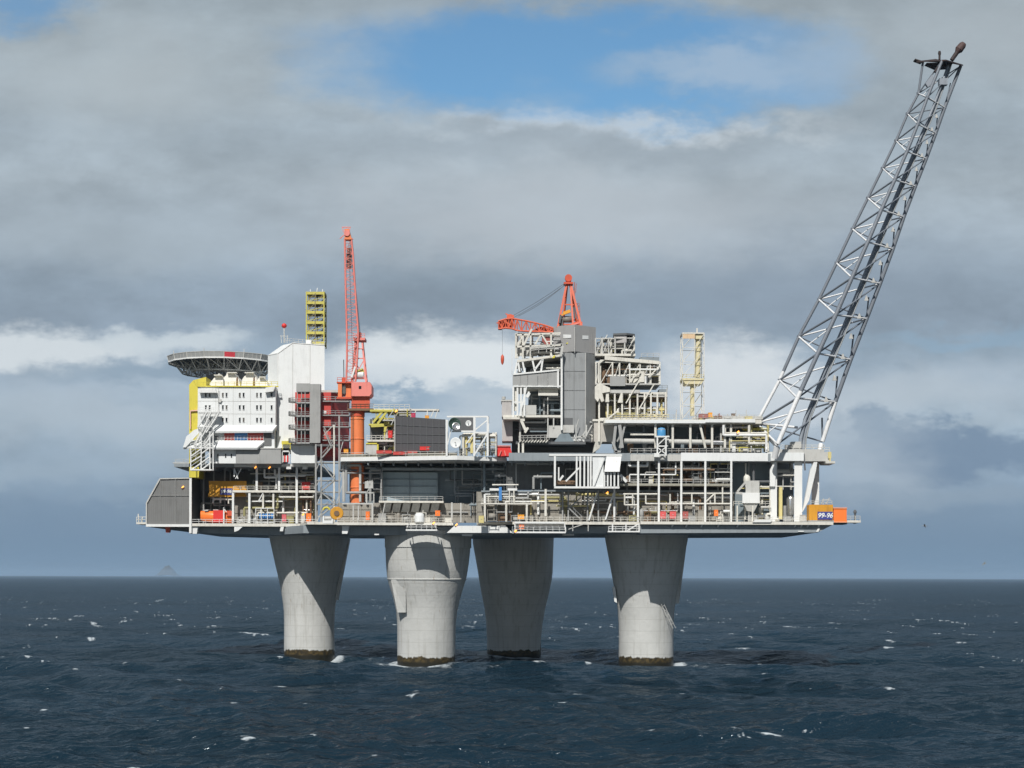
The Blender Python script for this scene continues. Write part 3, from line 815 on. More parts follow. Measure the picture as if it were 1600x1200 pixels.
# roof plant
for i, (x0, x1, y0, lab) in enumerate(((331, 352, 587, 'cream air intake hood on the accommodation roof, nearest the yellow escape shaft'), (350, 376, 583, 'cream air intake hood on the accommodation roof, middle and largest'),
                                     (378, 402, 583, 'cream air intake hood on the accommodation roof, beside the rust stained gap'), (402, 419, 590, 'cream air intake hood on the accommodation roof, tucked against the stair tower'))):
    p0, p1 = P(x0, 604, 456), P(x1, y0, 456); w = p1.x - p0.x; h = p1.z - p0.z
    t = thing('intake_hood', lab, 'air intake', ((p0.x + p1.x) / 2, 458, p0.z), 'air intake hoods on the accommodation roof')
    mb = MB(); n = 9
    shp = ((0, 0), (.06, .50), (.20, .74), (.30, .80), (.34, .98), (.62, 1.0), (.80, .95), (.84, .80), (.96, .66), (1, .4), (1, 0))
    if i % 2: shp = tuple((1 - a_, b_) for a_, b_ in reversed(shp))
    poly = [(p0.x + w * a_, 455, p0.z + h * b_) for a_, b_ in shp]
    part(mb.slab(poly, (0, 7, 0)), 'hood', paint('warm_white', (.76, .73, .67), .5, .2, .2), t)
    part(MB().bar((p0.x + w * .25, 454.6, p0.z + h * .97), (p0.x + w * .85, 454.6, p0.z + h * .97), 1.4, .25), 'cap', OFFW, t)
    if i in (1, 2): part(MB().slab([(p1.x - w * .25, 454.95, p0.z), (p1.x - w * .1, 454.95, p0.z), (p1.x - w * .12, 454.95, p0.z + h * .7), (p1.x - w * .22, 454.95, p0.z + h * .6)], (0, .04, 0)), 'louvre', BROWN, t)
t = thing('roof_duct', 'slanted pale duct rising over the accommodation roof edge', 'duct', P(335, 604, 457))
part(MB().bar(P(333, 603, 457), P(346, 586, 457), 1.5), 'duct', LGREY, t)
part(MB().bar(P(332, 604, 457), P(336, 598, 457), 1.8), 'flange', WHITE, t)

# yellow escape tower on the left flank
t = thing('flank_tower', 'tall yellow clad escape shaft on the outer flank of the living quarters', 'escape shaft', P(303, 746, 455))
part(MB().slab([P(295.5, 746, 455), P(295.5, 601, 455), P(302, 594, 455), P(311, 592, 455), P(311, 746, 455)], (0, 9, 0)), 'shaft', YEL, t)
part(MB().slab([P(302, 594, 454.8), P(322, 589, 454.8), P(322, 603, 454.8), P(308, 604, 454.8)], (0, 8, 0)), 'shaft_head', YEL, t)
part(MB().bar(P(297.5, 642, 454.6), P(311, 641, 454.6), .3).bar(P(297.5, 642, 454.6), P(297.5, 670, 454.6), .25), 'frame', paint('pink_primer', (.7, .42, .36), .6, .3), t)

# white stair scaffold in front of the left flank
t = thing('access_stairs', 'white zigzag access stairs climbing past the yellow shaft of the living quarters', 'stairs', P(316, 735, 448))
dS = 449.0
mb = MB()
for x, y0 in ((298, 698), (314.5, 676), (328, 674), (333, 676)):
    mb.bar(P(x, y0, dS), P(x, 735, dS), .28).bar(P(x, y0, dS + 2), P(x, 735, dS + 2), .24)
part(mb, 'post', WHITE, t)
for (xa, ya, xb, yb) in ((298, 713, 313, 702), (298, 722, 314, 712), (299, 734, 327, 714), (314, 709, 328, 699), (303, 698, 313, 677), (311, 690, 327, 662), (309, 667, 323, 644), (315, 674, 330, 643), (322, 676, 341, 646), (313, 735, 330, 722), (318, 697, 333, 676)):
    q = MB(); stair(q, P(xa, ya, dS), P(xb, yb, dS), 1.0); part(q, 'flight', WHITE, t)
part(MB().pbox(309, 343, 643, 644.6, dS, 2).pbox(308, 330, 666, 667.4, dS, 2).pbox(298, 333, 699, 700.6, dS, 2).pbox(297, 331, 733, 735, dS - .5, 3).prail((309, 342), (643, 643), (dS, dS), 1.1, 1.4, .05).prail((298, 333), (699, 699), (dS, dS), 1.1, 1.4, .05), 'landing', WHITE, t)

# helideck
hd = 478.0
hc = P(350, 564, 486); hr = 87.5 * 486 / F
t = thing('helideck', 'round helideck on an open truss with red corner panels on its safety net', 'helideck', (hc.x, hd + 4, hc.z - 3))
hy = hd + 8
def ring(r, z, n=18, ph=0): return [Vector((hc.x + r * math.cos(2 * math.pi * (k + ph) / n), hy + r * math.sin(2 * math.pi * (k + ph) / n), z)) for k in range(n)]
part(MB().rings([(hc.x, hy, hr - .8, hc.z - .6), (hc.x, hy, hr - .6, hc.z), (hc.x, hy, hr - .6, hc.z + .35)], 18), 'landing_deck', DGREY, t)
o_, i_ = ring(hr, hc.z + .65), ring(hr - .4, hc.z - .95)
nb, rb = MB(), MB()
for k in range(18):
    a, b, c, d_ = o_[k], o_[(k + 1) % 18], i_[(k + 1) % 18], i_[k]
    nb.slab([a, b, c, d_], (0, 0, -.09))
    if k in (8, 14):
        q = [Vector((p.x + .06 * math.cos(2 * math.pi * (k + .5) / 18), p.y + .06 * math.sin(2 * math.pi * (k + .5) / 18), p.z - .14)) for p in (a, a.lerp(b, .55), d_.lerp(c, .55), d_)]
        rb.slab(q, (0, 0, .02))
part(nb, 'safety_net', NETM, t)
part(rb, 'marker_panel', paint('marker_red', (.55, .05, .07), .5, .2), t)
fb = MB()
for k in range(18): fb.bar(i_[k], o_[k], .22).bar(o_[k], o_[(k + 1) % 18], .16)
for k in range(18):
    for q in range(1, 4):
        w_ = q / 4
        fb.bar(i_[k].lerp(i_[(k + 1) % 18], w_), o_[k].lerp(o_[(k + 1) % 18], w_), .1)
    if k % 2: fb.bar(o_[k], o_[k] + Vector((0, 0, .9)), .16)
part(fb, 'net_frame', LGREY, t)
eb = MB()
for k in range(18): eb.bar(i_[k] - Vector((0, 0, .1)), i_[(k + 1) % 18] - Vector((0, 0, .1)), .42, .36)
part(eb, 'edge_beam', WHITE, t)
tb = MB(); lowr = hr * .74; zl = hc.z - 3.9
up_, lo_ = ring(hr - 1.6, hc.z - .5), ring(lowr, zl)
for k in range(18):
    tb.tube(up_[k], lo_[k], .18, n=6).tube(lo_[k], lo_[(k + 1) % 18], .16, n=6).tube(up_[k], lo_[(k + 1) % 18], .11, n=6)
for q in range(-4, 5):
    s = q * lowr / 4.6; half = math.sqrt(max(.1, lowr ** 2 - s ** 2)); n = max(2, int(half / 1.6))
    for axis in (0, 1):
        pts = [(lerp(-half, half, i / n)) for i in range(n + 1)]
        for i in range(n):
            def pt(u_, z): return Vector((hc.x + (u_ if axis == 0 else s), hy + (s if axis == 0 else u_), z))
            tb.tube(pt(pts[i], zl), pt(pts[i + 1], zl), .13, n=5)
            tb.tube(pt(pts[i], zl), pt((pts[i] + pts[i + 1]) / 2, hc.z - .6), .09, n=5).tube(pt((pts[i] + pts[i + 1]) / 2, hc.z - .6), pt(pts[i + 1], zl), .09, n=5)
part(tb, 'truss', LGREY, t)
part(MB().slab([P(322, 586, 476), P(348, 584, 476), P(345, 606, 476), P(318, 606, 476)], (0, 7, 0)).slab([P(365, 582, 478), P(390, 582, 478), P(390, 606, 478), P(365, 606, 478)], (0, 7, 0)), 'support_frame', DGREY, t)
part(MB().prail((274, 300), (559, 556), (hy - 4, hy - hr * .8), 1.2, 1.5, .06).bar(P(283, 563, 474), P(300, 551, 474), .14).bar(P(300, 551, 474), P(318, 552, 474), .14).bar(P(292, 580, 476), P(305, 565, 476), .2), 'access_gangway', LGREY, t)

# white stair tower
t = thing('stair_tower', 'tall plain white stair tower with a chamfered roof edge beside the helideck', 'stair tower', P(462, 700, 454))
dT = 454.8
def xy(px, d): return (P(px, 600, d).x, d)
fa, fb = xy(434, dT), xy(507, dT)
fe = xy(418.5, dT + 4.2)
fd, fc = (fe[0], dT + 23), (fb[0] - 3.2, dT + 23)
zt, ze, zb = P(470, 536, dT).z, P(434, 552, dT).z, P(470, 700, dT).z
r2 = (P(457, 536, dT).x, dT); r1 = (r2[0] + fe[0] - fa[0], fe[1]); rd_ = (r1[0], fd[1])
V = [(*fa, zb), (*fb, zb), (*fc, zb), (*fd, zb), (*fe, zb), (*fa, ze), (*fe, ze), (*fd, ze), (*r2, zt), (*r1, zt), (*rd_, zt), (*fb, zt - .6), (*fc, zt - .6)]
part(MB().add(V, [(0, 1, 11, 8, 5), (4, 0, 5, 6), (5, 8, 9, 6), (3, 4, 6, 7), (6, 9, 10, 7), (8, 11, 12, 10, 9), (2, 3, 7, 10, 12), (1, 2, 12, 11), (0, 4, 3, 2, 1)]), 'walls', CLEANW, t)
part(MB().bar((fa[0], dT - .03, ze), (r2[0], dT - .03, zt + .05), .2).bar((r2[0], dT - .03, zt + .05), (fb[0], dT - .03, zt - .55), .2).bar((fa[0] - .02, dT - .03, zb), (fa[0] - .02, dT - .03, ze), .16).bar((fe[0], fe[1] - .03, ze), (fa[0], dT - .03, ze), .16), 'trim', WHITE, t)
part(MB().pbox(457, 457.6, 537, 660, dT - .08, .07).pbox(484, 484.6, 540, 660, dT - .08, .07), 'panel_joint', LGREY, t)
part(MB().prail((446, 507), (535.5, 541), (dT + 10, dT + 2), 1.3, 1.6, .05), 'roof_railing', LGREY, t)
t = thing('signal_mast', 'thin roof mast with a small red ball at its top', 'mast', P(444, 536, 458))
part(MB().tube(P(444, 536, 465), P(444, 513, 465), .14).bar(P(439, 524, 458), P(440, 536, 458), .12).bar(P(449.5, 524, 458), P(448.5, 536, 458), .12).bar(P(438, 525, 458), P(450, 525, 458), .1), 'pole', OFFW, t)
p = P(444, 509, 458); part(MB().lathe(p - Vector((0, 0, .7)), [(.15, 0), (.62, .3), (.75, .7), (.62, 1.1), (.15, 1.4)], 12), 'marker_ball', REDB, t)

# yellow lattice mast
t = thing('lattice_mast', 'square yellow lattice mast standing on the white stair tower', 'lattice mast', P(492, 541, 460))
x0, x1 = 478, 507; dM = 460.0
w = P(x1, 500, dM).x - P(x0, 500, dM).x
mb, pl, bk = MB(), MB(), MB()
for x in (x0 + .8, x1 - .8):
    for dd in (dM, dM + w): mb.bar(P(x, 541, dd) if dd == dM else Vector((P(x, 541, dM).x, dd, P(x, 541, dM).z)), Vector((P(x, 456, dM).x, dd, P(x, 456, dM).z)), .3)
part(mb, 'corner_post', YELD, t)
lv = [458, 473, 488, 504, 520, 536]
for i, y in enumerate(lv):
    za = P(490, y, dM).z; xa, xb = P(x0, y, dM).x, P(x1, y, dM).x
    for dd in (dM, dM + w - .1):
        pl.box((xa, dd, za - .36), (xb, dd + .1, za + .40))
    pl.box((xa, dM, za - .1), (xa + .1, dM + w, za + .5)).box((xb - .1, dM, za - .1), (xb, dM + w, za + .5))
    bk.box((xa + .1, dM + .2, za - .12), (xb - .1, dM + w - .2, za - .04))
    if i < 5:
        zb_ = P(490, lv[i + 1], dM).z
        for dd in (dM + .1, dM + w - .1):
            bk.bar((xa, dd, zb_), ((xa + xb) / 2, dd, za), .18).bar(((xa + xb) / 2, dd, zb_), (xb, dd, za), .18).bar(((xa + xb) / 2, dd, zb_), ((xa + xb) / 2, dd, za), .25)
            pl.bar((xa, dd - .12, zb_ + .4), (xb, dd - .12, lerp(zb_, za, .55)), .14)
part(pl, 'walkway_panel', paint('pale_mast_yellow', (.50, .45, .10), .55, .4, .3), t)
part(bk, 'bracing', paint('mast_brown', (.20, .17, .10), .6, .4), t)
part(MB().pbox(478, 487, 531, 540, dM - .4, 2).bar(P(485, 456, dM), P(485, 452, dM), .2).bar(P(495, 456, dM), P(496, 450, dM), .2).bar(P(504, 456, dM), P(504, 452, dM), .2), 'antenna', WHITE, t)

# red module with grey stair frame
t = thing('red_module', 'bright red clad module between the stair tower and the crane', 'module', P(505, 700, 452))
part(MB().fprism([(461, 453.5), (521, 453.5), (546, 462), (546, 475), (461, 475)], 613, 712), 'cladding', REDP, t)
part(MB().fprism([(500, 451), (517, 451), (521, 454.5), (500, 454.5)], 613, 700), 'bay', REDP, t)
part(MB().pbox(500, 545, 609.5, 613, 452, 18), 'roof', LGREY, t)
part(MB().pbox(504, 509, 622, 624.5, 450.9, .08).pbox(504, 510, 642, 646, 450.9, .08), 'sign', WHITE, t)
for y in (626, 648, 666, 687):
    part(MB().pbox(503, 546, y, y + 1.6, 450, 3).prail((503, 545), (y, y), (450.1, 450.1), 1.1, 1.6, .05), 'walkway', GREY, t)
t = thing('balcony_stairs', 'dark grey stair frame with curved balconies in front of the red module', 'stair frame', P(475, 692, 448))
part(MB().pbox(484, 500.5, 600, 692, 448, 2.2).pbox(463, 484, 599, 612, 448.2, 2), 'column', GREY, t)
mb = MB()
for x in (464.5, 471, 476.5): mb.pbox(x - .6, x + .6, 612, 692, 448.3, .3)
part(mb, 'post', GREY, t)
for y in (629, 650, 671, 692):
    q = MB(); c = P(463, y, 450)
    arc = [Vector((c.x + 2.1 * math.cos(a) , 450 + 2.1 * math.sin(a), c.z)) for a in [R(90 + 18 * k) for k in range(11)]]
    q.pbox(462, 484, y - 1.2, y + 1.2, 448.1, 4).slab([tuple(p) for p in arc], (0, 0, .35)).rail(arc, 1.15, .7, .06)
    q.prail((463, 484), (y, y), (448, 448), 1.15, 1.0, .05)
    part(q, 'balcony', GREY, t)
    part(MB().pbox(464, 483, y - 19, y - 13.5, 450.4, .3), 'painted_shade_strip', DGREY, t)  # dark strip painted as the shade beneath a balcony floor

# white container office on the section's right
t = thing('deck_cabin', 'square white deck cabin on the upper deck edge beside the grey stairs', 'deck cabin', P(473, 724, 451))
part(MB().pbox(454.5, 492, 696, 723.5, 451, 6), 'walls', CLEANW, t)
part(MB().pbox(453.8, 492.6, 693.5, 696, 450.7, 6.6), 'roof', LGREY, t)
t = thing('gas_rack', 'small white and red gas bottle rack beside the square cabin', 'bottle rack', P(446, 724, 453))
part(MB().pbox(440.5, 452.5, 704, 706, 452.5, 2).pbox(440.5, 441.5, 704, 723, 452.5, .3).pbox(451.5, 452.5, 704, 723, 452.5, .3), 'frame', WHITE, t)
for k in range(4):
    part(MB().lathe(P(442.8 + k * 2.3, 722, 453.2), [(.2, 0), (.2, 1.6), (.08, 1.9)], 8), 'bottle', REDB if k % 2 else WHITE, t)
t = thing('yellow_crate', 'small yellow crate above the gas bottle rack', 'crate', P(447, 699, 453))
part(MB().pbox(440, 455, 689, 694, 453, 2).pbox(441, 442, 694, 702, 453, .2).pbox(453, 454, 694, 702, 453, .2), 'crate', YEL, t)

# grey scaffold stair between the left and centre sections
t = thing('scaffold_stairs', 'open grey lattice stair tower between the white square cabin and the crane', 'stair tower', P(512, 818, 447))
dX = 447.0
for x, y0 in ((493.5, 694), (502, 694), (522, 664), (530, 650)):
    part(MB().bar(P(x, y0, dX), P(x, 818, dX), .42).bar(P(x, y0, dX + 3), P(x, 818, dX + 3), .38), 'post', OFFW if x == 522 else GREY, t)
for i, (xa, ya, xb, yb) in enumerate(((523, 787, 501, 768), (523, 750, 501, 722), (501, 806, 524, 787), (501, 768, 523, 750), (502, 716, 521, 694), (518, 700, 506, 672), (502, 800, 512, 790))):
    q = MB(); stair(q, P(xa, ya, dX - .3), P(xb, yb, dX - .3), 1.3); part(q, 'flight', GREY, t)
part(MB().bar(P(494, 818, dX), P(502, 800, dX), .16).bar(P(494, 790, dX), P(502, 772, dX), .16).bar(P(494, 760, dX), P(502, 745, dX), .16).bar(P(494, 735, dX), P(502, 715, dX), .16).bar(P(530, 712, dX), P(536, 690, dX), .2).bar(P(529, 760, dX), P(535, 738, dX), .2).bar(P(526, 785, dX), P(536, 755, dX), .2).bar(P(506, 680, dX), P(521, 664, dX), .18), 'brace', LGREY, t)
for y in (722, 750, 768, 787, 806):
    part(MB().pbox(493, 530, y, y + 1.4, dX, 3), 'landing', GREY, t)
part(MB().pbox(494, 531, 694, 697, dX + 1, 5).pbox(503, 546, 700, 712, 459, 3), 'head_frame', DGREY, t)

# under-deck boards and boats on the left section
t = thing('banner_board', 'ochre board with dark blue number patch, hanging half behind a white walkway', 'board', P(355, 776, 459.5))
part(MB().ppoly([(326, 751.5), (385, 751.5), (385, 776), (324.5, 776.5), (327, 768)], 458.2, .35), 'board', OCHRE, t)
pt = part(MB().pbox(344, 363, 763, 773, 457.95, .15), 'number_patch', NAVY, t)
lettering('99-96', 353.3, 768, 457.8, 5.2, WHITE, pt)
t = thing('lifeboat', 'orange lifeboat with a red canopy parked below the ochre board', 'lifeboat', P(334, 818, 458))
def boat_hull(x0, x1, yb, yt, d, wid):
    secs = []; n = 9
    for i in range(n + 1):
        s = i / n; hw = wid / 2 * max(.12, min(1, math.sin(math.pi * min(.5, s * .9 + .08)) if s < .55 else 1 - .35 * (s - .55) / .45))
        p = P(lerp(x0, x1, s), yb, d); zt_ = P(x0, yt, d).z; zb_ = p.z + (.9 * (1 - s) ** 3)
        secs.append([(p.x, d + wid / 2 - hw, lerp(zb_, zt_, .55)), (p.x, d + wid / 2 - hw * .6, zb_ + .25), (p.x, d + wid / 2, zb_), (p.x, d + wid / 2 + hw * .6, zb_ + .25), (p.x, d + wid / 2 + hw, lerp(zb_, zt_, .55)), (p.x, d + wid / 2 + hw * .75, zt_ - .5), (p.x, d + wid / 2, zt_), (p.x, d + wid / 2 - hw * .75, zt_ - .5)])
    mb = MB(); vs = [q for s in secs for q in s]; m_ = 8
    mb.add(vs, [(j * m_ + i, j * m_ + (i + 1) % m_, (j + 1) * m_ + (i + 1) % m_, (j + 1) * m_ + i) for j in range(n) for i in range(m_)], True)
    mb.add([*secs[0], *secs[-1]], [tuple(range(8)), tuple(range(8, 16))])
    return mb
part(boat_hull(312, 362, 817.5, 798, 456.6, 2.8), 'hull', LIFEO, t)
part(MB().pbox(333, 348.5, 797.3, 816, 456.5, 2.9), 'canopy', REDB, t)
part(MB().pbox(333, 341, 796, 797.3, 456.8, 2).pbox(319, 325, 796.5, 798.5, 456.9, 1.5), 'hatch', LGREY, t)
part(MB().pbox(354, 362, 798, 806, 456.45, .2), 'canopy', DRED, t)
t = thing('davit_post', 'short white davit post in front of the red lifeboat canopy', 'davit', P(349.5, 818, 455.9))
part(MB().pbox(348.6, 350.6, 793, 818, 455.8, .35), 'post', WHITE, t)
part(MB().bar(P(349.5, 794, 455.9), P(354, 800, 455.9), .2), 'arm', WHITE, t)
t = thing('chemical_rack', 'white caged rack of blue drums on the deck below the living quarters', 'rack', P(415, 818, 456))
mb = MB()
for x in (399.5, 408, 418, 428):
    mb.pbox(x - .5, x + .5, 793.5, 818, 455.9, .18)
for y in (793.5, 805, 816): mb.pbox(399, 428.5, y, y + 1.1, 455.85, .18)
part(mb, 'cage', WHITE, t)
for k in range(5):
    p = P(407 + k * 4.6, 812, 457); part(MB().lathe(p, [(.32, 0), (.36, .1), (.36, 1.6), (.32, 1.7)], 12), 'drum', BLUEP, t)
def crate(label, x0, x1, y0, y1, d, mat, dep=1.6, name='crate', cat='crate', grp=None):
    t = thing(name, label, cat, P((x0 + x1) / 2, y1, d), grp)
    bd = part(MB().pbox(x0, x1, y0, y1, d, dep), 'body', mat, t)
    mb = MB().pbox(x0 - .25, x1 + .25, y0 - .5, y0 - .02, d - .06, dep + .12)
    for k in range(1, 4): x = lerp(x0, x1, k / 4); mb.pbox(x - .12, x + .12, y0, y1, d - .05, .048)
    part(mb, 'lid', mat, t)
    part(MB().pbox(lerp(x0, x1, .42), lerp(x0, x1, .58), lerp(y0, y1, .4), lerp(y0, y1, .5), d - .12, .06), 'latch', LGREY, bd)
    return t
crate('red equipment crate behind the railing directly below the square white cabin', 471.5, 484, 753.5, 764.5, 456.8, REDB)
crate('small orange locker at the foot of the grey lattice stairs', 478.5, 486, 802.5, 816, 456.2, LIFEO, 1.2, 'locker', 'locker')
crate('pink red hose locker next to the blue drum rack', 440.5, 447, 804, 816, 456.4, paint('hose_pink', (.6, .12, .14), .5, .2), 1.0, 'locker', 'locker')

# ------------------------------------------------------------------ tall orange crane
dK = 433.0
t = thing('pedestal_crane', 'tall orange pedestal crane with its boom raised almost upright', 'crane', P(558.5, 790, dK))
pr = 10.6 * dK / F
b0, b1 = P(558.5, 788, dK), P(558.5, 640, dK)
part(MB().rings([(b0.x, dK, pr, b0.z), (b1.x, dK, pr, b1.z - 3.5), (b1.x, dK, pr, b1.z)], 28), 'pedestal', ORANGE, t)
for yy in (655, 686, 735, 762):
    zz = P(558, yy, dK).z
    part(MB().rings([(b1.x, dK, pr + .002, zz - .16), (b1.x, dK, pr + .09, zz - .15), (b1.x, dK, pr + .09, zz + .15), (b1.x, dK, pr + .002, zz + .16)], 28), 'flange', ORANGE, t)
lb = MB()
for x in (550.4, 552.2): lb.bar(P(x, 706, dK - 1.95), P(x, 644, dK - 1.95), .07)
for k in range(24): lb.bar(P(550.4, 705 - 2.55 * k, dK - 1.95), P(552.2, 705 - 2.55 * k, dK - 1.95), .05)
part(lb, 'ladder', BROWN, t)
part(MB().rings([(b1.x, dK, pr + .15, P(558, 651, dK).z), (b1.x, dK, pr + .15, P(558, 641, dK).z)], 28), 'collar', DRED, t)
part(MB().pbox(543, 584, 638, 641.5, dK - 2.6, 6.0).prail((543, 584), (638, 638), (dK - 2.5, dK - 2.5), 1.15, 1.0, .05), 'service_walkway', BROWN, t)
part(MB().fprism([(549, dK - 2.4), (578, dK - 2.4), (578, dK + 4), (549, dK + 4)], 620, 638), 'slewing_base', DRED, t)
mh = part(MB().ppoly([(549, 619), (549, 597), (578, 597), (580.5, 602), (580.5, 615), (577, 619)], dK - 3.4, 6.5), 'machinery_house', PINKO, t)
part(MB().pbox(560.5, 564.5, 603, 607.5, dK - 3.48, .07), 'window', GLASS, mh)
part(MB().pbox(528, 534, 598, 620, dK - 2.8, 4).pbox(540, 548.5, 600, 622, dK - 1.8, 4), 'driver_cab', ORANGE, t)
part(MB().pbox(534, 540, 602, 615, dK - 2.2, 3), 'cab_window', paint('cab_glass', (.12, .12, .11), .15, .1), t)
part(MB().pbox(526, 549, 596.5, 598.5, dK - 3, 5).pbox(526, 549, 620, 623, dK - 3, 5).prail((527, 549), (596.5, 596.5), (dK - 3, dK - 3), 1.1, 1.2, .05).bar(P(537, 590, dK - 1), P(537, 597, dK - 1), .8), 'cab_platform', DRED, t)
# gantry frame
mb = MB()
for xb_, xt_, dd in ((549.5, 555.5, -2.6), (572, 565.5, -2.6), (551, 557, 2.5), (573.5, 566.5, 2.5)):
    mb.bar(P(xb_, 597, dK + dd), P(xt_, 530, dK + dd * .5), .42)
for y, a, b in ((560, 553, 569), (545, 554.3, 567.3), (578, 551.2, 570.4)):
    mb.bar(P(a, y, dK - 2), P(b, y, dK - 2), .25)
mb.bar(P(550, 596, dK - 2.6), P(569, 562, dK - 2), .22).bar(P(571, 594, dK - 2.6), P(553, 562, dK - 2), .22)
part(mb, 'gantry', PINKO, t)
part(MB().pbox(552, 570.5, 527.5, 531.5, dK - 2.2, 4.4).pbox(558, 564, 519, 527.5, dK - 1, 2).prail((552, 570), (527.5, 527.5), (dK - 2.1, dK - 2.1), 1.0, 1, .05), 'gantry_head', PINKO, t)
part(MB().lathe(P(553, 586, dK - 1.6), [(1.1, 0), (1.1, 2.6)], 14, (1, 0, 0)).bar(P(549.5, 590, dK - 2.9), P(555, 573, dK - 2.9), .5), 'winch_drum', WHITE, t)
part(MB().pbox(553, 571, 578.5, 581.5, dK - 2.4, .3).bar(P(554, 582, dK - 2.5), P(567, 576, dK - 2.5), .35), 'warning_beam', YELD, t)
# boom: four chords with lacing
prof = [(596, 541.0, 555.5), (560, 542.2, 558.2), (520, 542.0, 559.8), (480, 540.8, 556.8), (440, 539.8, 554.2), (400, 539.2, 551.8), (372, 538.8, 549.0)]
ys_ = [596 - 8.0 * i for i in range(29)]
def bx(y, side):
    for (ya, la, ra), (yb, lb, rb_) in zip(prof, prof[1:]):
        if ya >= y >= yb:
            k = (ya - y) / (ya - yb); return lerp((la, ra)[side], (lb, rb_)[side], k)
    return prof[-1][1 + side]
ch = {}
for s in (0, 1):
    for q in (0, 1):
        ch[s, q] = [P(bx(y, s), y, dK + (-1 if q == 0 else 1) * lerp(1.5, .8, i / 28) - 1.5) for i, y in enumerate(ys_)]
mb = MB()
for c in ch.values():
    for a, b in zip(c, c[1:]): mb.tube(a, b, .26, n=6)
part(mb, 'boom_chord', PINKO, t)
mb = MB()
for (s, q), (s2, q2) in (((0, 0), (1, 0)), ((0, 1), (1, 1)), ((0, 0), (0, 1)), ((1, 0), (1, 1))):
    mb.lattice(ch[s, q], ch[s2, q2], 5, .09, .075)
part(mb, 'boom_lacing', PINKO, t)
part(MB().ppoly([(538.5, 374), (538, 358), (545, 357), (549.5, 374)], dK - 2.7, 2.2), 'boom_head', ORANGE, t)
part(MB().lathe(P(542, 364, dK - 3), [(.8, 0), (.8, .4)], 14, (0, 1, 0)).bar(P(534, 355, dK - 2), P(548, 355, dK - 2), .2).bar(P(535, 355, dK - 2), P(536.5, 363, dK - 2), .15).bar(P(547, 355, dK - 2), P(546, 362, dK - 2), .15).bar(P(531, 373, dK - 2), P(538, 367, dK - 2), .2).bar(P(549, 372, dK - 2), P(552, 374, dK - 2), .2), 'sheave', PINKO, t)
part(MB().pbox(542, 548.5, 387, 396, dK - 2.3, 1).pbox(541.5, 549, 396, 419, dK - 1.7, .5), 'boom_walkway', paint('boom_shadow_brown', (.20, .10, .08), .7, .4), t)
mb = MB()
for k in range(4):
    mb.tube(P(561 + k * .7, 520, dK), P(545 + k * .9, 366, dK - 1.0), .035, n=5)
mb.tube(P(537.5, 597, dK), P(537, 562, dK - 1), .12, n=5).tube(P(545, 380, dK - 3), P(552, 592, dK - 3), .05, n=5)
part(mb, 'luffing_rope', CABLE, t)

# ================================================================== CENTRE SECTION
M_ = thing('deck_section', 'centre platform section with a long blue grey shaded facade beside the orange crane pedestal', 'platform deck', P(650, 820, 424))
dC = 424.0
part(MB().fprism([(545, 427.5), (700, 427.5), (800, 427.5), (800, 470), (545, 470)], 822.5, 836), 'hull', HULL, M_)
part(MB().ppoly([(534.5, 822), (546, 822), (542.5, 834), (534.5, 834)], 425.5, 2), 'corner_bracket', WHITE, M_)
part(MB().pbox(526, 708, 816.5, 820.5, dC, 42), 'lower_deck', OFFW, M_)
part(MB().ppoly([(698, 832.5), (710, 821.5), (790, 821.5), (801, 832.5)], 421.5, 5), 'hull_sponson', WHITE, M_)
part(MB().pbox(722, 738, 834.6, 837.5, 423, 2).pbox(585, 592, 834, 836, 426, 2), 'underdeck_bracket', WHITE, M_)
fo = [(532, 428.5), (714, 421), (792, 427), (792, 470), (532, 470)]
part(MB().fprism(fo, 712.5, 719.5, 421), 'upper_deck', GREY, M_)
e0, e1, e2 = P(532, 716, 428.2), P(714, 715.5, 420.7), P(791, 715.5, 426.7)
zt_, zb_ = P(714, 712, 421).z, P(714, 718.4, 421).z
part(MB().slab([(e0.x, e0.y, zb_), (e0.x, e0.y, zt_), (e1.x, e1.y, zt_), (e1.x, e1.y, zb_)], (0, .25, 0)).slab([(e1.x, e1.y, zb_), (e1.x, e1.y, zt_), (e2.x, e2.y, zt_), (e2.x, e2.y, zb_)], (0, .25, 0)), 'edge_plate', WHITE, M_)
part(MB().slab([(e0.x, e0.y + 1.2, zt_), (e0.x, e0.y + 1.2, zt_ + .9), (e1.x, e1.y + 1.2, zt_ + .9), (e1.x, e1.y + 1.2, zt_)], (0, .2, 0)), 'kick_plate', DECKG, M_)
part(MB().rail([(e0.x, e0.y + .4, zt_), (e1.x, e1.y + .4, zt_), (e2.x, e2.y + .4, zt_)], 1.2, 1.9, .05), 'railing', LGREY, M_)
ovd(M_, 575, 790, 719.6, 427, 436, 3.0, 1.2)
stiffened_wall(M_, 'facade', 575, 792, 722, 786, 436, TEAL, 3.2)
part(MB().pbox(596, 684, 738, 783, 434.5, 1.4), 'facade_panel', paint('facade_panel_blue', (.27, .335, .375), .6, .25), M_)
mb = MB()
for x in (596, 640, 684): mb.pbox(x - .5, x + .5, 738, 783, 434.2, .28)
for y in (749, 760, 772): mb.pbox(596, 684, y - .25, y + .25, 434.25, .22)
part(mb, 'panel_rib', TEAL, M_)
part(MB().pbox(578, 790, 731, 734, 431, 4.9), 'gutter_beam', HULL, M_)
part(MB().pbox(592, 693, 782.5, 785.5, 428.5, 6), 'walkway', OFFW, M_)
part(MB().prail((593, 692), (782.5, 782.5), (428.7, 428.7), 1.1, 2, .05), 'railing', LGREY, M_)
stiffened_wall(M_, 'back_wall', 528, 760, 786, 816.5, 431.5, BEIGE, 3.0)
mb = MB()
for x in range(600, 690, 15): mb.slab([P(x, 786, 429.5), P(x + 12, 786, 429.5), P(x + 9, 800, 431), P(x - 3, 800, 431)], (0, .3, 0))
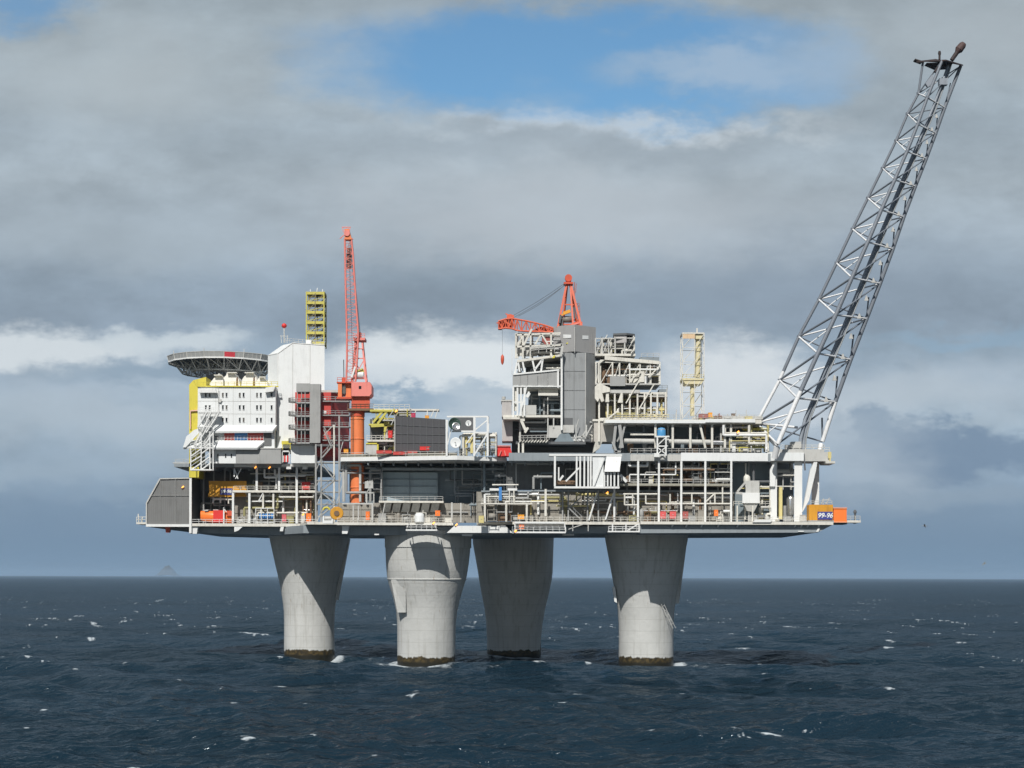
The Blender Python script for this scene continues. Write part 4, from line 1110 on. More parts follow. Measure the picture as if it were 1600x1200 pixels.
part(mb, 'louvre', LGREY, M_)
part(MB().prail((527, 706), (816.5, 816.5), (dC + .2,) * 2, 1.15, 1.7, .055), 'railing', OFFW, M_)
part(MB().bar(P(595, 817, dC + 1), P(602, 785, dC + 1), .22).bar(P(582, 786, 425), P(582, 817, 425), .45).bar(P(535, 787, 425), P(582, 787, 425), .4).bar(P(552, 790, 425), P(552, 817, 425), .3).bar(P(560, 790, 425), P(560, 817, 425), .3).bar(P(706, 785, 425), P(706, 816, 425), .45).bar(P(720, 786, 427), P(720, 816, 427), .35).bar(P(573, 770, 425.5), P(573, 787, 425.5), .3).bar(P(584, 770, 425.5), P(584, 787, 425.5), .3).bar(P(573, 770, 425.5), P(585, 770, 425.5), .3), 'frame', LGREY, M_)
pipes(M_, 690, 792, 724, 806, 429, 435, 26, 31, [DGREY, GREY, TEAL, HULL])
pipes(M_, 530, 596, 724, 784, 430, 435, 16, 32, [DGREY, GREY, LGREY])
machines(M_, 590, 704, 816.5, 16, 425.5, 430, 9, 33, [OFFW, LGREY, BEIGE, OLIVE, BROWN, GREY])
part(MB().slab([P(546, 720, 437), P(546, 816, 437), P(578, 816, 437), P(578, 720, 437)], (0, .4, 0)), 'back_wall', DGREY, M_)
part(MB().pbox(570, 583, 752, 763, 425.2, .1).bar(P(577, 763, 425.3), P(573, 770, 425.3), .2).bar(P(574, 751, 425.3), P(580, 760, 425.3), .2).bar(P(582, 750, 425.3), P(576, 761, 425.3), .2), 'antenna_bracket', LGREY, M_)
crate('small orange locker between the white railings under the crane pedestal', 571.5, 577.5, 799.5, 812, 425, LIFEO, 1.2, 'locker', 'locker')
crate('small orange locker on the deck edge just past the white radome', 680, 687.5, 798, 806, 425, LIFEO, 1.2, 'locker', 'locker')
t = thing('hose_reel', 'brown and yellow hose reel at the foot of the grey lattice stairs', 'hose reel', P(526, 816, 424.6))
rl = part(MB().lathe(P(526, 802, 425), [(1.6, 0), (1.75, .1), (1.75, .5), (1.6, .6)], 20, (0, 1, 0)), 'reel', OCHRE, t)
part(MB().lathe(P(526, 802, 424.8), [(.7, 0), (.7, .3)], 14, (0, 1, 0)), 'hub', BROWN, rl)
part(MB().bar(P(523, 816.5, 425.2), P(526, 802, 425.2), .2).bar(P(529, 816.5, 425.2), P(526, 802, 425.2), .2), 'stand', GREY, t)
t = thing('winch', 'small white deck winch beside the brown hose reel', 'winch', P(513, 818, 425.5))
part(MB().pbox(505, 520, 813, 818, 425, 2).pbox(504, 506.5, 806, 818, 425.2, 1.4).pbox(518, 520.5, 806, 818, 425.2, 1.4), 'frame', WHITE, t)
part(MB().lathe(P(507, 810, 425.8), [(.5, 0), (.5, 1.8)], 12, (1, 0, 0)), 'drum', LGREY, t)
t = thing('mooring_fitting', 'small yellow hoop at the top of the white deck winch', 'hoop', P(515, 800, 425.5))
part(MB().path([P(510 + 5 * math.cos(a), 797 - 4 * math.sin(a), 425.4) for a in [math.pi * k / 8 for k in range(9)]], .3, 7), 'hoop', YEL, t)
# balcony and radome
t = thing('radome_balcony', 'small white slung balcony under the centre deck edge', 'balcony', P(658, 829, 420))
part(MB().pbox(634, 683, 827, 829.3, 417.5, 6), 'floor', WHITE, t)
part(MB().prail((634, 634, 683, 683), (827, 827, 827, 827), (423.4, 417.6, 417.6, 423.4), 1.15, 1.2, .06), 'railing', WHITE, t)
part(MB().bar(P(635, 827, 418), P(639, 817, 424), .2).bar(P(682, 827, 418), P(678, 817, 424), .2), 'hanger', LGREY, t)
t = thing('radome', 'white drum shaped radome on the centre deck edge above the slung balcony', 'radome', P(655.5, 816.5, 423.5))
c = P(655.5, 816.5, 424.6); rr = 7.8 * 424 / F
part(MB().lathe(c, [(rr * 1.08, 0), (rr * 1.08, .18)], 24), 'base_ring', LGREY, t)
part(MB().lathe(c, [(rr, .19), (rr, 1.6), (rr * .92, 2.1), (rr * .6, 2.45), (rr * .1, 2.55)], 24), 'dome', CLEANW, t)

# centre upper-deck module: charcoal clad wall, yellow frames, pipe rack
t = thing('utility_module', 'dark charcoal clad utility module with yellow frames beside the orange crane', 'module', P(650, 712, 428))
uc = part(MB().slab([P(617, 650, 426.5), P(696, 655.5, 424), P(696, 704, 424), P(617, 706, 426.5)], (0, .6, 0)), 'cladding', BLACKC, t)
mb = MB()
for k in range(1, 8):
    x = lerp(617, 696, k / 8); dd = lerp(426.4, 423.9, k / 8); mb.bar(P(x, lerp(650, 655.5, k / 8), dd), P(x, 705, dd), .12)
for k in (.25, .5, .75): mb.bar(P(617, lerp(650, 706, k), 426.4), P(696, lerp(655.5, 704, k), 423.9), .1)
part(mb, 'cladding_rib', DGREY, uc)
part(MB().bar(P(617, 648, 426.2), P(617, 712, 426.2), .35), 'corner_post', GREY, t)
part(MB().fprism([(578, 432), (696, 432), (696, 444), (578, 444)], 655, 712), 'core', DGREY, t)
for k, (xa, ya, xb, yb) in enumerate(((583, 660, 600, 640), (590, 662, 606, 641), (601, 675, 606, 655), (580, 666, 617, 664))):
    part(MB().bar(P(xa, ya, 427.5), P(xb, yb, 427.5), .55), 'yellow_brace', YELD, t)
part(MB().pbox(578, 612, 640, 643, 427, 5).pbox(600, 602, 642, 690, 427.4, .4).pbox(576, 617, 662, 664.5, 427.2, 5), 'frame', YELD, t)
part(MB().pbox(573, 616, 687, 690, 426.8, 5).prail((573, 616), (687, 687), (426.9, 426.9), 1.1, 1.1, .06), 'walkway', OFFW, t)
part(MB().pbox(584, 640, 638.5, 641.5, 428, 8).prail((584, 640), (638.5, 638.5), (428.1, 428.1), 1.1, 1.2, .05), 'top_walkway', OFFW, t)
part(MB().pbox(642, 686, 639, 641.6, 428, 3).bar(P(646, 651, 428), P(650, 641, 428), .2).bar(P(667, 653, 428), P(668, 641, 428), .25).bar(P(673, 652, 428), P(678, 641, 428), .2).bar(P(680, 653, 428), P(684, 641, 428), .2), 'pipe_rack', OFFW, t)
pipes(t, 580, 642, 639, 662, 426.6, 431, 18, 41, [YELD, PIPEY, OLIVE, OFFW, GREY])
pipes(t, 574, 616, 664, 710, 427, 431, 16, 42, [OFFW, LGREY, GREY, YELD])
machines(t, 575, 616, 712, 14, 428, 430, 4, 43, [LGREY, OFFW, GREY])
part(MB().pbox(571, 589, 694, 710, 427.2, 2), 'control_cabinet', LGREY, t)
part(MB().pbox(589, 591.5, 692, 706, 427, .5).pbox(572, 591.5, 692, 694, 427, .5), 'yellow_frame', YEL, t)
part(MB().bar(P(605, 655, 426), P(614, 642, 426), .2).bar(P(611, 664, 426), P(617, 652, 426), .2).pbox(598, 617, 655.5, 657.5, 426, 2), 'strut', LGREY, t)
crate('red valve box on the walkway between yellow brace and charcoal wall', 606.5, 613, 673, 684, 426.6, REDB, 1.2, 'valve_box', 'valve box')
crate('crimson box on the pipe rack above the charcoal wall', 642.5, 649, 645.5, 652, 427, paint('crimson', (.45, .03, .09), .5, .2), 1, 'valve_box', 'valve box')
crate('orange yellow lamp box on top of the charcoal wall', 664, 670, 649.5, 654, 426.5, paint('amber', (.75, .33, .03), .5, .2), 1, 'lamp_box', 'box')
crate('amber float drum box at the foot of the orange crane column', 537, 544, 702, 708, 429.5, paint('amber', (.75, .33, .03)), 1.2, 'deck_box', 'box')
for i, (a, b, y) in enumerate(((588, 612, 704), (614, 636, 706), (656, 682, 699), (637, 652, 705), (686, 697, 702))):
    lab = ('long low red hose box at the charcoal wall corner post', 'long low red hose box below the sloping end of the charcoal wall', 'red fire hose box stood highest against the charcoal wall', 'short low red hose box at mid charcoal wall', 'red hose box by the dish frame')[i]
    crate(lab, a, b, y + (0 if i != 2 else -1), y + 4.5, 424.2 + .3 * i, REDP if i != 2 else REDB, 1.2, 'hose_box', 'hose box', 'red hose boxes along the centre deck edge')

# dish frame
t = thing('antenna_rack', 'white open steel frame carrying round antennas on the centre deck', 'antenna frame', P(730, 712, 423))
mb = MB(); dF = 421.5
for x, y0 in ((698, 656), (741, 650), (762, 651)):
    mb.bar(P(x, y0, dF), P(x, 712.5, dF), .5).bar(P(x + 1, y0, dF + 6), P(x + 1, 712.5, dF + 6), .4)
for y, a, b in ((651, 699, 762), (674, 706, 741), (676, 741, 762)):
    mb.bar(P(a, y, dF), P(b, y, dF), .4).bar(P(a, y, dF + 6), P(b, y, dF + 6), .3)
mb.bar(P(741, 673, dF), P(762, 656, dF), .3).bar(P(741, 711, dF), P(761, 679, dF), .4).bar(P(728, 694, dF), P(739, 678, dF), .25).bar(P(698, 700, dF), P(705, 670, dF), .25)
mb.bar(P(699, 651, dF), P(700, 651, dF + 6), .3).bar(P(762, 651, dF), P(763, 651, dF + 6), .3)
part(mb, 'frame', WHITE, t)
part(MB().pbox(708, 740, 651.5, 673, dF + 5.5, .3), 'back_panel', DGREY, t)
part(MB().pbox(735, 739, 677, 708, dF + 1, .6).pbox(728, 735, 688, 692, dF + 1.2, .6), 'yellow_pipe', PIPEY, t)
pipes(t, 716, 775, 676, 712, dF + 1, dF + 5, 24, 45, [LGREY, OFFW, GREY, PIPEY])
def dish(label, x, y, d, rpx, mat, back, face=(-.25, -1, .05), depth=.35, name='dish_antenna'):
    t = thing(name, label, 'dish antenna', P(x, y, d), 'round antennas on the white frame')
    r = rpx * d / F; ax = Vector(face).normalized(); c = P(x, y, d)
    n = 6
    mb = MB(); prof = [(.03, 0)] + [(r * k / n, depth * r * (k / n) ** 2) for k in range(1, n + 1)]
    prof2 = prof + [(r * k / n, depth * r * (k / n) ** 2 - .09) for k in range(n, 0, -1)]
    part(mb.lathe(c, prof2, 24, ax), 'reflector', mat, t)
    mt = part(MB().lathe(c - ax * .45, [(r * .35, 0), (r * .35, .4)], 12, ax).tube(c, c - ax * 1.2, .12), 'mount', back, t)
    part(MB().tube(c, c + ax * r * .55, .06).lathe(c + ax * r * .5, [(.16, 0), (.16, .25)], 8, ax), 'feed', back, mt)
    return t
dish('white round antenna lowest on the frame, in front of the yellow pipe', 712, 692, dF - .4, 8.6, CLEANW, GREY, (-.12, -1, .05), .12)
dish('dark green backed dish filling the top corner of the frame', 709, 663, dF - .2, 10, GREEN, GREY, (.35, -1, .1), .45)
dish('silver white dish tucked inside the dark green one', 712.5, 666.5, dF - 1.2, 6.3, SILVER, GREY, (.15, -1, .25), .3)
dish('small white dish under the frame top beam', 732, 661.5, dF + .2, 4.6, CLEANW, GREY, (-.1, -1, .05), .25)
t = thing('red_skip', 'bright red open skip on the deck edge between the dish frame and the grey tower', 'skip', P(789, 713, 425))
part(MB().ppoly([(776, 712.5), (778, 697), (797, 697), (801, 712.5)], 423.5, 5), 'bin', REDB, t)
part(MB().pbox(777, 798, 696, 697.6, 423.2, 5.4).bar(P(780, 712, 423.2), P(783, 704, 423.2), .25).bar(P(790, 712, 423.2), P(788, 704, 423.2), .25), 'rim', paint('faded_red', (.62, .2, .17), .5, .3), t)
# ================================================================== RIGHT SECTION
dR = 418.0
Q = thing('deck_section', 'longest platform section, open pipe decks under the grey tower and the flare boom', 'platform deck', P(1030, 818, dR))
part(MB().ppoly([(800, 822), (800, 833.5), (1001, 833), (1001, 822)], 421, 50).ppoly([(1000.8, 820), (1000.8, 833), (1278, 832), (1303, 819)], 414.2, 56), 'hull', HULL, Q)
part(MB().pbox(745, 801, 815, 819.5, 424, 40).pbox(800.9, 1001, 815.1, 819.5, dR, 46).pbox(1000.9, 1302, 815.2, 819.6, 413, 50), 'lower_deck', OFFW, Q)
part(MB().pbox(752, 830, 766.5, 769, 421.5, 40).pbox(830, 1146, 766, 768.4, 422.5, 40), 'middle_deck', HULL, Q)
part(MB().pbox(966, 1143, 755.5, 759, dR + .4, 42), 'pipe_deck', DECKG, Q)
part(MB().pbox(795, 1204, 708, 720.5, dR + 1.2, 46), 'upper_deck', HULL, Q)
part(MB().pbox(1064, 1200, 707.5, 720.3, dR + .6, .5), 'edge_plate', CLEANW, Q)
part(MB().pbox(985, 1064, 710, 720.2, dR + .7, .45), 'edge_plate', LGREY, Q)
stiffened_wall(Q, 'back_wall', 745, 1146, 769, 815, 423.2, BEIGE, 3.0)
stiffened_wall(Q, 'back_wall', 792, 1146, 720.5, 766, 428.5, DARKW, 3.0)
part(MB().pbox(1145, 1204, 720.5, 815, 426, 8), 'bulkhead', TEAL, Q)
part(MB().slab([P(1204, 720, 424), P(1204, 815, 424), P(1240, 815, 434), P(1240, 720, 434)], (0, .4, 0)), 'bulkhead', DARKW, Q)
ovd(Q, 800, 1146, 720.5, 420, 428, 3.2, .7)
ovd(Q, 760, 1146, 768.5, 422.6, 423.1, 3.2, .4, OFFW)
posts(Q, [960, 997, 1029.5, 1064.5, 1102, 1142.5], 720.5, 815, dR + .3, .5, WHITE)
posts(Q, [757.5, 791, 823], 786, 815, dR + .4, .5, OFFW)
posts(Q, [852.5], 764, 806, dR + .6, .55, OFFW)
posts(Q, [879, 888, 918, 935], 766, 815, dR + 1.2, .35, GREY)
posts(Q, [1015, 1047, 1083, 1122, 1170, 980], 720, 768, 423, .4, GREY)
posts(Q, [1152, 1176], 790, 815, dR + .2, .35, OFFW)
part(MB().prail((746, 800.9, 800.9, 1001), (815,) * 4, (424.2, 424.2, dR + .15, dR + .15), 1.15, 1.7, .055).prail((1001.2, 1260), (815, 815), (413.2,) * 2, 1.15, 1.7, .055), 'railing', OFFW, Q)
part(MB().prail((967, 1142), (755.5, 755.5), (dR + .5,) * 2, 1.1, 1.9, .05), 'railing', LGREY, Q)
part(MB().prail((985, 1190), (708, 708), (dR + .9,) * 2, 1.15, 1.7, .05), 'railing', LGREY, Q)
part(MB().prail((753, 830), (786, 786), (dR + 1,) * 2, 1.1, 1.9, .05).pbox(751, 832, 786, 788, dR + .6, 4), 'walkway', OFFW, Q)
# the pale pipe frames in front of the lower storey
mb = MB()
fr_ = [((967, 772), (1027, 772)), ((1009, 787), (1141, 787)), ((1066, 771), (1143, 771)), ((1129, 760), (1142, 760)), ((1009, 774), (1009, 787)), ((1129, 760), (1129, 786)), ((976, 772), (976, 789)), ((988.5, 772), (988.5, 789)), ((1047, 772), (1047, 787)), ((1081, 771), (1081, 787)), ((1117, 771), (1117, 787)), ((1102, 785), (1117, 771)), ((976, 789), (997, 789))]
for (xa, ya), (xb, yb) in fr_:
    part(MB().tube(P(xa, ya, dR + .9), P(xb, yb, dR + .9), .22, n=7), 'frame_pipe', OFFW, Q)
part(MB().tube(P(769, 757.5, 421), P(810, 757.5, 421), .2, n=7).tube(P(760, 776, 420), P(805, 776, 420), .2, n=7).tube(P(763, 776, 420), P(763, 787, 420), .2, n=7).tube(P(796, 766, 420), P(796, 787, 420), .2, n=7).tube(P(803, 766, 420), P(803, 787, 420), .2, n=7), 'frame_pipe', OFFW, Q)
part(MB().pbox(765, 782, 763, 766.5, 420, 2).pbox(793, 808, 763, 766.5, 420, 2), 'frame_pipe', WHITE, Q)
for xa, ya, xb, yb in ((920, 813, 933, 770), (946, 812, 959, 770), (969, 742, 979, 753)):
    part(MB().bar(P(xa, ya, dR - .2), P(xb, yb, dR - .2), .38 if xa < 960 else .7), 'brace', WHITE, Q)
part(MB().tube(P(1009, 738, 421), P(1025, 738, 421), .15, n=6).tube(P(1009, 738, 421), P(1007, 748, 421), .15, n=6).tube(P(1043, 720, 421), P(1043, 738, 421), .15, n=6).tube(P(1043, 738, 421), P(1066, 738, 421), .15, n=6).tube(P(1066, 721, 421), P(1073, 738, 421), .15, n=6).tube(P(1092, 738, 421), P(1145, 738, 421), .14, n=6).tube(P(1092, 722, 421), P(1092, 738, 421), .15, n=6), 'hanger_pipe', LGREY, Q)
pipes(Q, 970, 1143, 722, 753, 419.5, 427, 24, 51)
pipes(Q, 800, 960, 722, 764, 422, 427, 10, 52, [DGREY, GREY, TEAL, HULL, LGREY])
pipes(Q, 755, 1143, 770, 804, 419.6, 422.8, 30, 53)
machines(Q, 970, 1140, 755.5, 18, 420, 426, 12, 54, [BEIGE, LGREY, OLIVE, BROWN, GREY, OFFW, DARKW])
machines(Q, 750, 1145, 815, 20, 419, 421.5, 26, 55, [BEIGE, LGREY, OLIVE, BROWN, GREY, OFFW, BEIGE])
# lower stair between the storeys
q = MB(); stair(q, P(909, 813, dR + .6), P(890, 795, dR + .6), 1.6); part(q, 'flight', GREY, Q)
q = MB(); stair(q, P(888, 795, dR + .9), P(907, 778, dR + .9), 1.6); part(q, 'flight', GREY, Q)
# slung platforms below the deck edge
part(MB().pbox(803, 884, 830.5, 833, dR - 1.5, 4).prail((803.5, 803.5, 884), (830.5,) * 3, (dR + 2, dR - 1.4, dR - 1.4), 1.15, 1.6, .06).pbox(804, 882, 815.3, 818, dR - 1.5, 1.4).bar(P(804.5, 817, dR - 1.3), P(804.5, 831, dR - 1.3), .25).bar(P(882, 817, dR - 1.3), P(884, 831, dR - 1.3), .25), 'slung_walkway', WHITE, Q)
part(MB().prail((806, 882), (824, 824), (dR - 1.2,) * 2, 1.1, 1.5, .05), 'slung_railing', LGREY, Q)
part(MB().pbox(950, 1008, 829.5, 831.6, dR - 1.5, 4).prail((951, 1006), (829.5, 829.5), (dR - 1.4,) * 2, 1.15, 1.6, .06).bar(P(957, 818, dR - 1.3), P(957, 830, dR - 1.3), .35).bar(P(978, 818, dR - 1.3), P(978, 830, dR - 1.3), .3).bar(P(980, 829, dR - 1.3), P(997, 819, dR - 1.3), .3).bar(P(998.5, 818, dR - 1.3), P(998.5, 830, dR - 1.3), .35), 'slung_walkway', WHITE, Q)
part(MB().bar(P(888, 827, dR - .8), P(917, 817, dR - .8), .2).bar(P(895, 819, dR - .8), P(895, 830, dR - .8), .2).bar(P(919, 819, dR - .8), P(919, 830, dR - .8), .2), 'hanger', LGREY, Q)
mb = MB()
for x in (1050, 1072, 1096, 1122, 1152, 1242, 1252, 1262, 1279): mb.slab([P(x, 819.7, 413), P(x + 3, 819.7, 413), P(x + .5, 824, 413.8), P(x - 1.5, 824, 413.8)], (0, .3, 0))
part(mb, 'underdeck_bracket', WHITE, Q)
part(MB().pbox(1247, 1256, 829.5, 831, 413.9, .25).ppoly([(1275, 831), (1279, 831), (1281, 826), (1278, 826)], 413.8, .35).ppoly([(1176, 816), (1204, 816), (1207, 812), (1180, 812)], 412.6, .35), 'edge_bracket', WHITE, Q)
part(MB().pbox(879, 897, 834, 837, 421, 1.5), 'underdeck_bracket', LGREY, Q)
# right end: portal columns, brace and cantilever beam
part(MB().fprism([(1204, dR + 3), (1214, dR + 3), (1214, dR + 7), (1204, dR + 7)], 720, 815), 'portal_column', WHITE, Q)
part(MB().fprism([(1241, dR + 2.5), (1253.5, dR + 2.5), (1253.5, dR + 6.5), (1241, dR + 6.5)], 716, 815), 'portal_column', WHITE, Q)
part(MB().fprism([(1268, dR + 7), (1280, dR + 7), (1280, dR + 10), (1268, dR + 10)], 722, 815), 'portal_column', WHITE, Q)
part(MB().slab([P(1254, 800, dR + 1.5), P(1266, 735, dR + 1.5), P(1272, 722, dR + 1.5), P(1277, 722, dR + 1.5), P(1275, 735, dR + 1.5), P(1264, 782, dR + 1.5)], (0, 1.2, 0)), 'portal_brace', WHITE, Q)
part(MB().slab([P(1203, 760, dR + 2.3), P(1203, 735, dR + 2.3), P(1208, 724, dR + 2.3), P(1213, 720, dR + 2.3), P(1211, 760, dR + 2.3)], (0, .6, 0)), 'portal_brace', WHITE, Q)
part(MB().pbox(1199, 1296, 706, 720.5, dR + 2, 9), 'cantilever_beam', LGREY, Q)
part(MB().pbox(1199, 1256, 707, 720, dR + 1.4, .5), 'edge_plate', CLEANW, Q)
part(MB().pbox(1290, 1305, 720.5, 724, dR + 1, 8).prail((1258, 1296), (706, 706), (dR + 2.2,) * 2, 1.15, 1.6, .05), 'beam_platform', OFFW, Q)
part(MB().pbox(1294, 1299, 706, 716, dR + 1.6, .3).pbox(1296, 1298, 716, 722, dR + 1.6, .3), 'yellow_plate', PIPEY, Q)
part(MB().bar(P(1256, 709, dR + 1.8), P(1258, 735, dR + 1.8), .35), 'downpipe', DGREY, Q)
part(MB().pbox(1217.5, 1222.5, 761, 811, dR + 2.8, 1.2), 'yellow_riser', PIPEY, Q)
part(MB().lathe(P(1235, 805, dR + 6), [(.9, 0), (1.1, 1), (1.1, 4.2), (.8, 5), (.2, 5.3)], 16), 'pressure_vessel', SILVER, Q)
part(MB().pbox(1224, 1240, 790, 815, dR + 7, 2), 'cabinet', GREY, Q)
pipes(Q, 1212, 1242, 724, 765, dR + 4, dR + 8, 9, 56, [WHITE, LGREY, OFFW, GREY])
pipes(Q, 1146, 1204, 724, 812, 421, 425, 10, 57, [LGREY, PIPEY, GREY, OFFW, DGREY])
machines(Q, 1172, 1262, 815, 13, dR + 1.5, dR + 5, 9, 58, [LGREY, OFFW, OFFW, PIPEY, WHITE, GREY])
part(MB().pbox(1214, 1252, 759, 760.5, dR + 3, 1).prail((1146, 1204), (790, 790), (dR + 1.5,) * 2, 1.1, 1.3, .05), 'walkway', OFFW, Q)
part(MB().pbox(1322, 1345, 813, 816.5, dR + 2, 5).ppoly([(1335, 816.5), (1345, 813), (1345, 814), (1338, 818)], dR + 2.5, 3).prail((1322, 1344), (813, 813), (dR + 2.1,) * 2, 1.1, 1.0, .05), 'tip_platform', OFFW, Q)
part(MB().pbox(1300, 1324, 817, 819, dR + 1.5, 6), 'tip_girder', DGREY, Q)
t = thing('mast_post', 'short dark post with a sensor head at the deck tip beyond the orange container', 'post', P(1336, 813, dR + 4))
part(MB().tube(P(1336, 813, dR + 4), P(1336, 802, dR + 4), .25), 'post', DGREY, t)
part(MB().lathe(P(1336, 802, dR + 4), [(.4, 0), (.45, .4), (.2, .9)], 10), 'sensor_head', DGREY, t)
# white turbine vessel with its machinery
t = thing('exhaust_vessel', 'white insulated vessel standing by the dark bulkhead near the flare boom foot', 'vessel', P(1173, 812, dR + 2))
part(MB().fprism([(1160, dR + 1), (1187, dR + 1), (1188, dR + 5), (1160, dR + 5)], 770, 786), 'lower_casing', WHITE, t)
part(MB().fprism([(1165, dR + 1.6), (1186.5, dR + 1.6), (1188, dR + 5), (1165, dR + 5)], 751, 770.5), 'upper_casing', LGREY, t)
part(MB().lathe(P(1167, 754, dR + 3.5), [(.8, 0), (.95, .5), (.8, 1.6), (.3, 2)], 14), 'exhaust_head', OFFW, t)
part(MB().slab([P(1162, 786, dR + 1.4), P(1185, 786, dR + 1.4), P(1178, 800, dR + 1.8), P(1167, 798, dR + 1.8)], (0, 2, 0)), 'hopper', LGREY, t)
part(MB().bar(P(1152, 768, dR + 2), P(1166, 752, dR + 2), .5).bar(P(1150, 770, dR + 2), P(1160, 771, dR + 2), .6).bar(P(1170, 800, dR + 3), P(1170, 815, dR + 3), .4), 'support', LGREY, t)

# things standing on the right decks
for i, (x, lab) in enumerate(((1036, 'coral red hose cabinet next to a white post, the narrower of the bright pair'), (1051, 'coral red hose cabinet, the wider of the bright pair below the pipe decks'),
                             (1071, 'faint dull red hose cabinet beside the coral red pair'))):
    crate(lab, x - 4.4, x + (4.4 if i != 1 else 5.4), 799.5, 810, dR + .8, paint('coral_red', (.60, .10, .10), .5, .25) if i < 2 else paint('dull_red', (.35, .09, .08), .6, .4), 1.2, 'hose_cabinet', 'cabinet', 'red hose cabinets on the lowest deck')
crate('orange locker on the lowest deck between the red cabinets and the white vessel', 1116, 1122, 797, 806, dR + .7, LIFEO, 1.2, 'locker', 'locker')
crate('ochre yellow deck box on the lowest deck above the slung walkway', 809, 819, 804.5, 811, dR + .8, paint('amber'), 1.2, 'deck_box', 'box') if False else crate('ochre yellow deck box on the lowest deck above the slung walkway', 809, 819, 804.5, 811, dR + .8, paint('amber', (.75, .33, .03), .5, .2), 1.2, 'deck_box', 'box')
crate('pale yellow barrel box beside the dark hull gap under the red skip', 748, 756, 806, 817, dR - .3, PIPEY, 1.2, 'deck_box', 'box')
crate('orange life raft box on the slung walkway beneath the deck edge', 811, 819, 819.5, 826.5, dR - 1.2, LIFEO, 1.0, 'raft_box', 'box')
t = thing('blue_banner', 'narrow blue hanging hose on the white pipe frame below the red skip', 'hose', P(782, 782, dR + .5))
part(MB().pbox(779.5, 784, 761, 782, dR + .4, .5), 'hose', BLUEP, t)
t = thing('ochre_container', 'ochre container with dark blue number patch beside the plain orange container', 'container', P(1282, 815, dR - 1))
cw = part(MB().pbox(1264, 1301.5, 788.5, 813, dR - 1.2, 3.2), 'walls', OCHRE, t)
mb = MB()
for k in range(9): x = lerp(1264.5, 1301, k / 8); mb.pbox(x - .35, x + .35, 789, 812.5, dR - 1.28, .075)
part(mb, 'wall_rib', OCHRE, cw)
pt = part(MB().pbox(1277.5, 1300.8, 799.5, 811.8, dR - 1.45, .16), 'number_patch', NAVY, t)
lettering('99-96', 1289.2, 805.6, dR - 1.5, 7.4, WHITE, pt)
part(MB().pbox(1263, 1303, 813, 817, dR - 1.2, 3.4), 'base_frame', GREY, t)
part(MB().prail((1266, 1300), (788, 788), (dR - 1,) * 2, .9, 1.0, .06).bar(P(1283, 788, dR), P(1287, 779, dR), .2).bar(P(1290, 788, dR), P(1296, 778, dR), .2).bar(P(1284, 781, dR), P(1298, 780, dR), .15), 'roof_fittings', LGREY, t)
t = thing('orange_container', 'plain orange container overhanging the deck tip next to the ochre one', 'container', P(1313, 817, dR))
part(MB().pbox(1302.5, 1323, 794, 816, dR - .6, 4), 'walls', LIFEO, t)
part(MB().pbox(1302, 1323.6, 793, 794.6, dR - .8, 4.4).pbox(1302, 1323.6, 814.8, 816.4, dR - .75, 4.3), 'edge_rail', paint('pale_orange', (.8, .33, .18), .5, .2), t)

# white slatted loading frame
dW = 414.0
t = thing('slat_frame', 'white slatted loading frame with a sloping hood hung on the deck front', 'loading frame', P(918, 763, dW))
part(MB().pbox(858, 972, 709.5, 712.5, dW, 3).pbox(866, 968, 760, 763, dW, 3).pbox(865.5, 868.5, 712, 760, dW, .6).pbox(872, 874, 730, 751, dW + 2, .5), 'frame', WHITE, t)
for x in (901, 906.5, 913, 919, 923):
    part(MB().pbox(x - 1.3, x + 1.3, 712, 760, dW + .1, .5), 'slat', WHITE, t)
part(MB().pbox(926, 943, 712, 760, dW + .3, .3), 'panel', CLEANW, t)
part(MB().slab([P(944, 737, dW - .9), P(968, 737, dW - .9), P(971.5, 710, dW + .2), P(948, 710, dW + .2)], (0, .3, 0)), 'hood', WHITE, t)
for x in (944.5, 949.5, 954.5, 960, 966):
    part(MB().pbox(x - 1.2, x + 1.2, 738, 760.5, dW - .1, .4), 'slat', WHITE, t)
part(MB().bar(P(884, 752, dW + .2), P(905, 731, dW + .2), .4).bar(P(874, 751, dW + .3), P(880, 743, dW + .3), .5).bar(P(928, 759, dW), P(944, 716, dW), .3), 'strut', WHITE, t)
part(MB().pbox(868, 900, 751, 757, dW + 2.5, 1).prail((868, 900), (757, 757), (dW + 2,) * 2, 1, 1.2, .06), 'inner_ledge', BROWN, t)
part(MB().ppoly([(961, 713), (963, 713), (960, 722), (958, 726)], dW - .35, .02), 'rust_run', BROWN, t) if False else None

# ------------------------------------------------------------------ grey tower complex on the right section
G = thing('process_tower', 'tall grey process tower with open galleries and a plain clad stair shaft', 'process tower', P(880, 706, 428))
dG = 426.0
part(MB().fprism([(878, dG), (915, dG), (930.5, dG + 4), (930.5, dG + 16), (878, dG + 16)], 551, 690), 'stair_shaft', MODG, G)
part(MB().fprism([(864.5, dG + 3), (898, dG - .8), (931, dG + 4), (931, dG + 16), (864.5, dG + 16)], 510.5, 552), 'shaft_head', paint('shaft_head_grey', (.30, .30, .30), .5, .2, 0, corr=.9), G)
a, b = P(898, 530, dG - .9), P(915, 600, dG - .1)
part(MB().bar(P(898, 511, dG - .9), P(898, 552, dG - .9), .16).bar(P(915, 552, dG - .1), P(915, 690, dG - .1), .16).bar(P(879, 552, dG - .1), P(879, 672, dG - .1), .35), 'corner_trim', LGREY, G)
k1 = (880 - 864.5) / 33.5; k2 = (893 - 864.5) / 33.5
part(MB().slab([P(880, 522.5, lerp(dG + 3, dG - .8, k1) - .12), P(892.5, 523, lerp(dG + 3, dG - .8, k2) - .12), P(892.5, 528, lerp(dG + 3, dG - .8, k2) - .12), P(880, 528.5, lerp(dG + 3, dG - .8, k1) - .12)], (0, .06, 0)), 'sign', CLEANW, G, 'white sign on the narrower face of the shaft head')
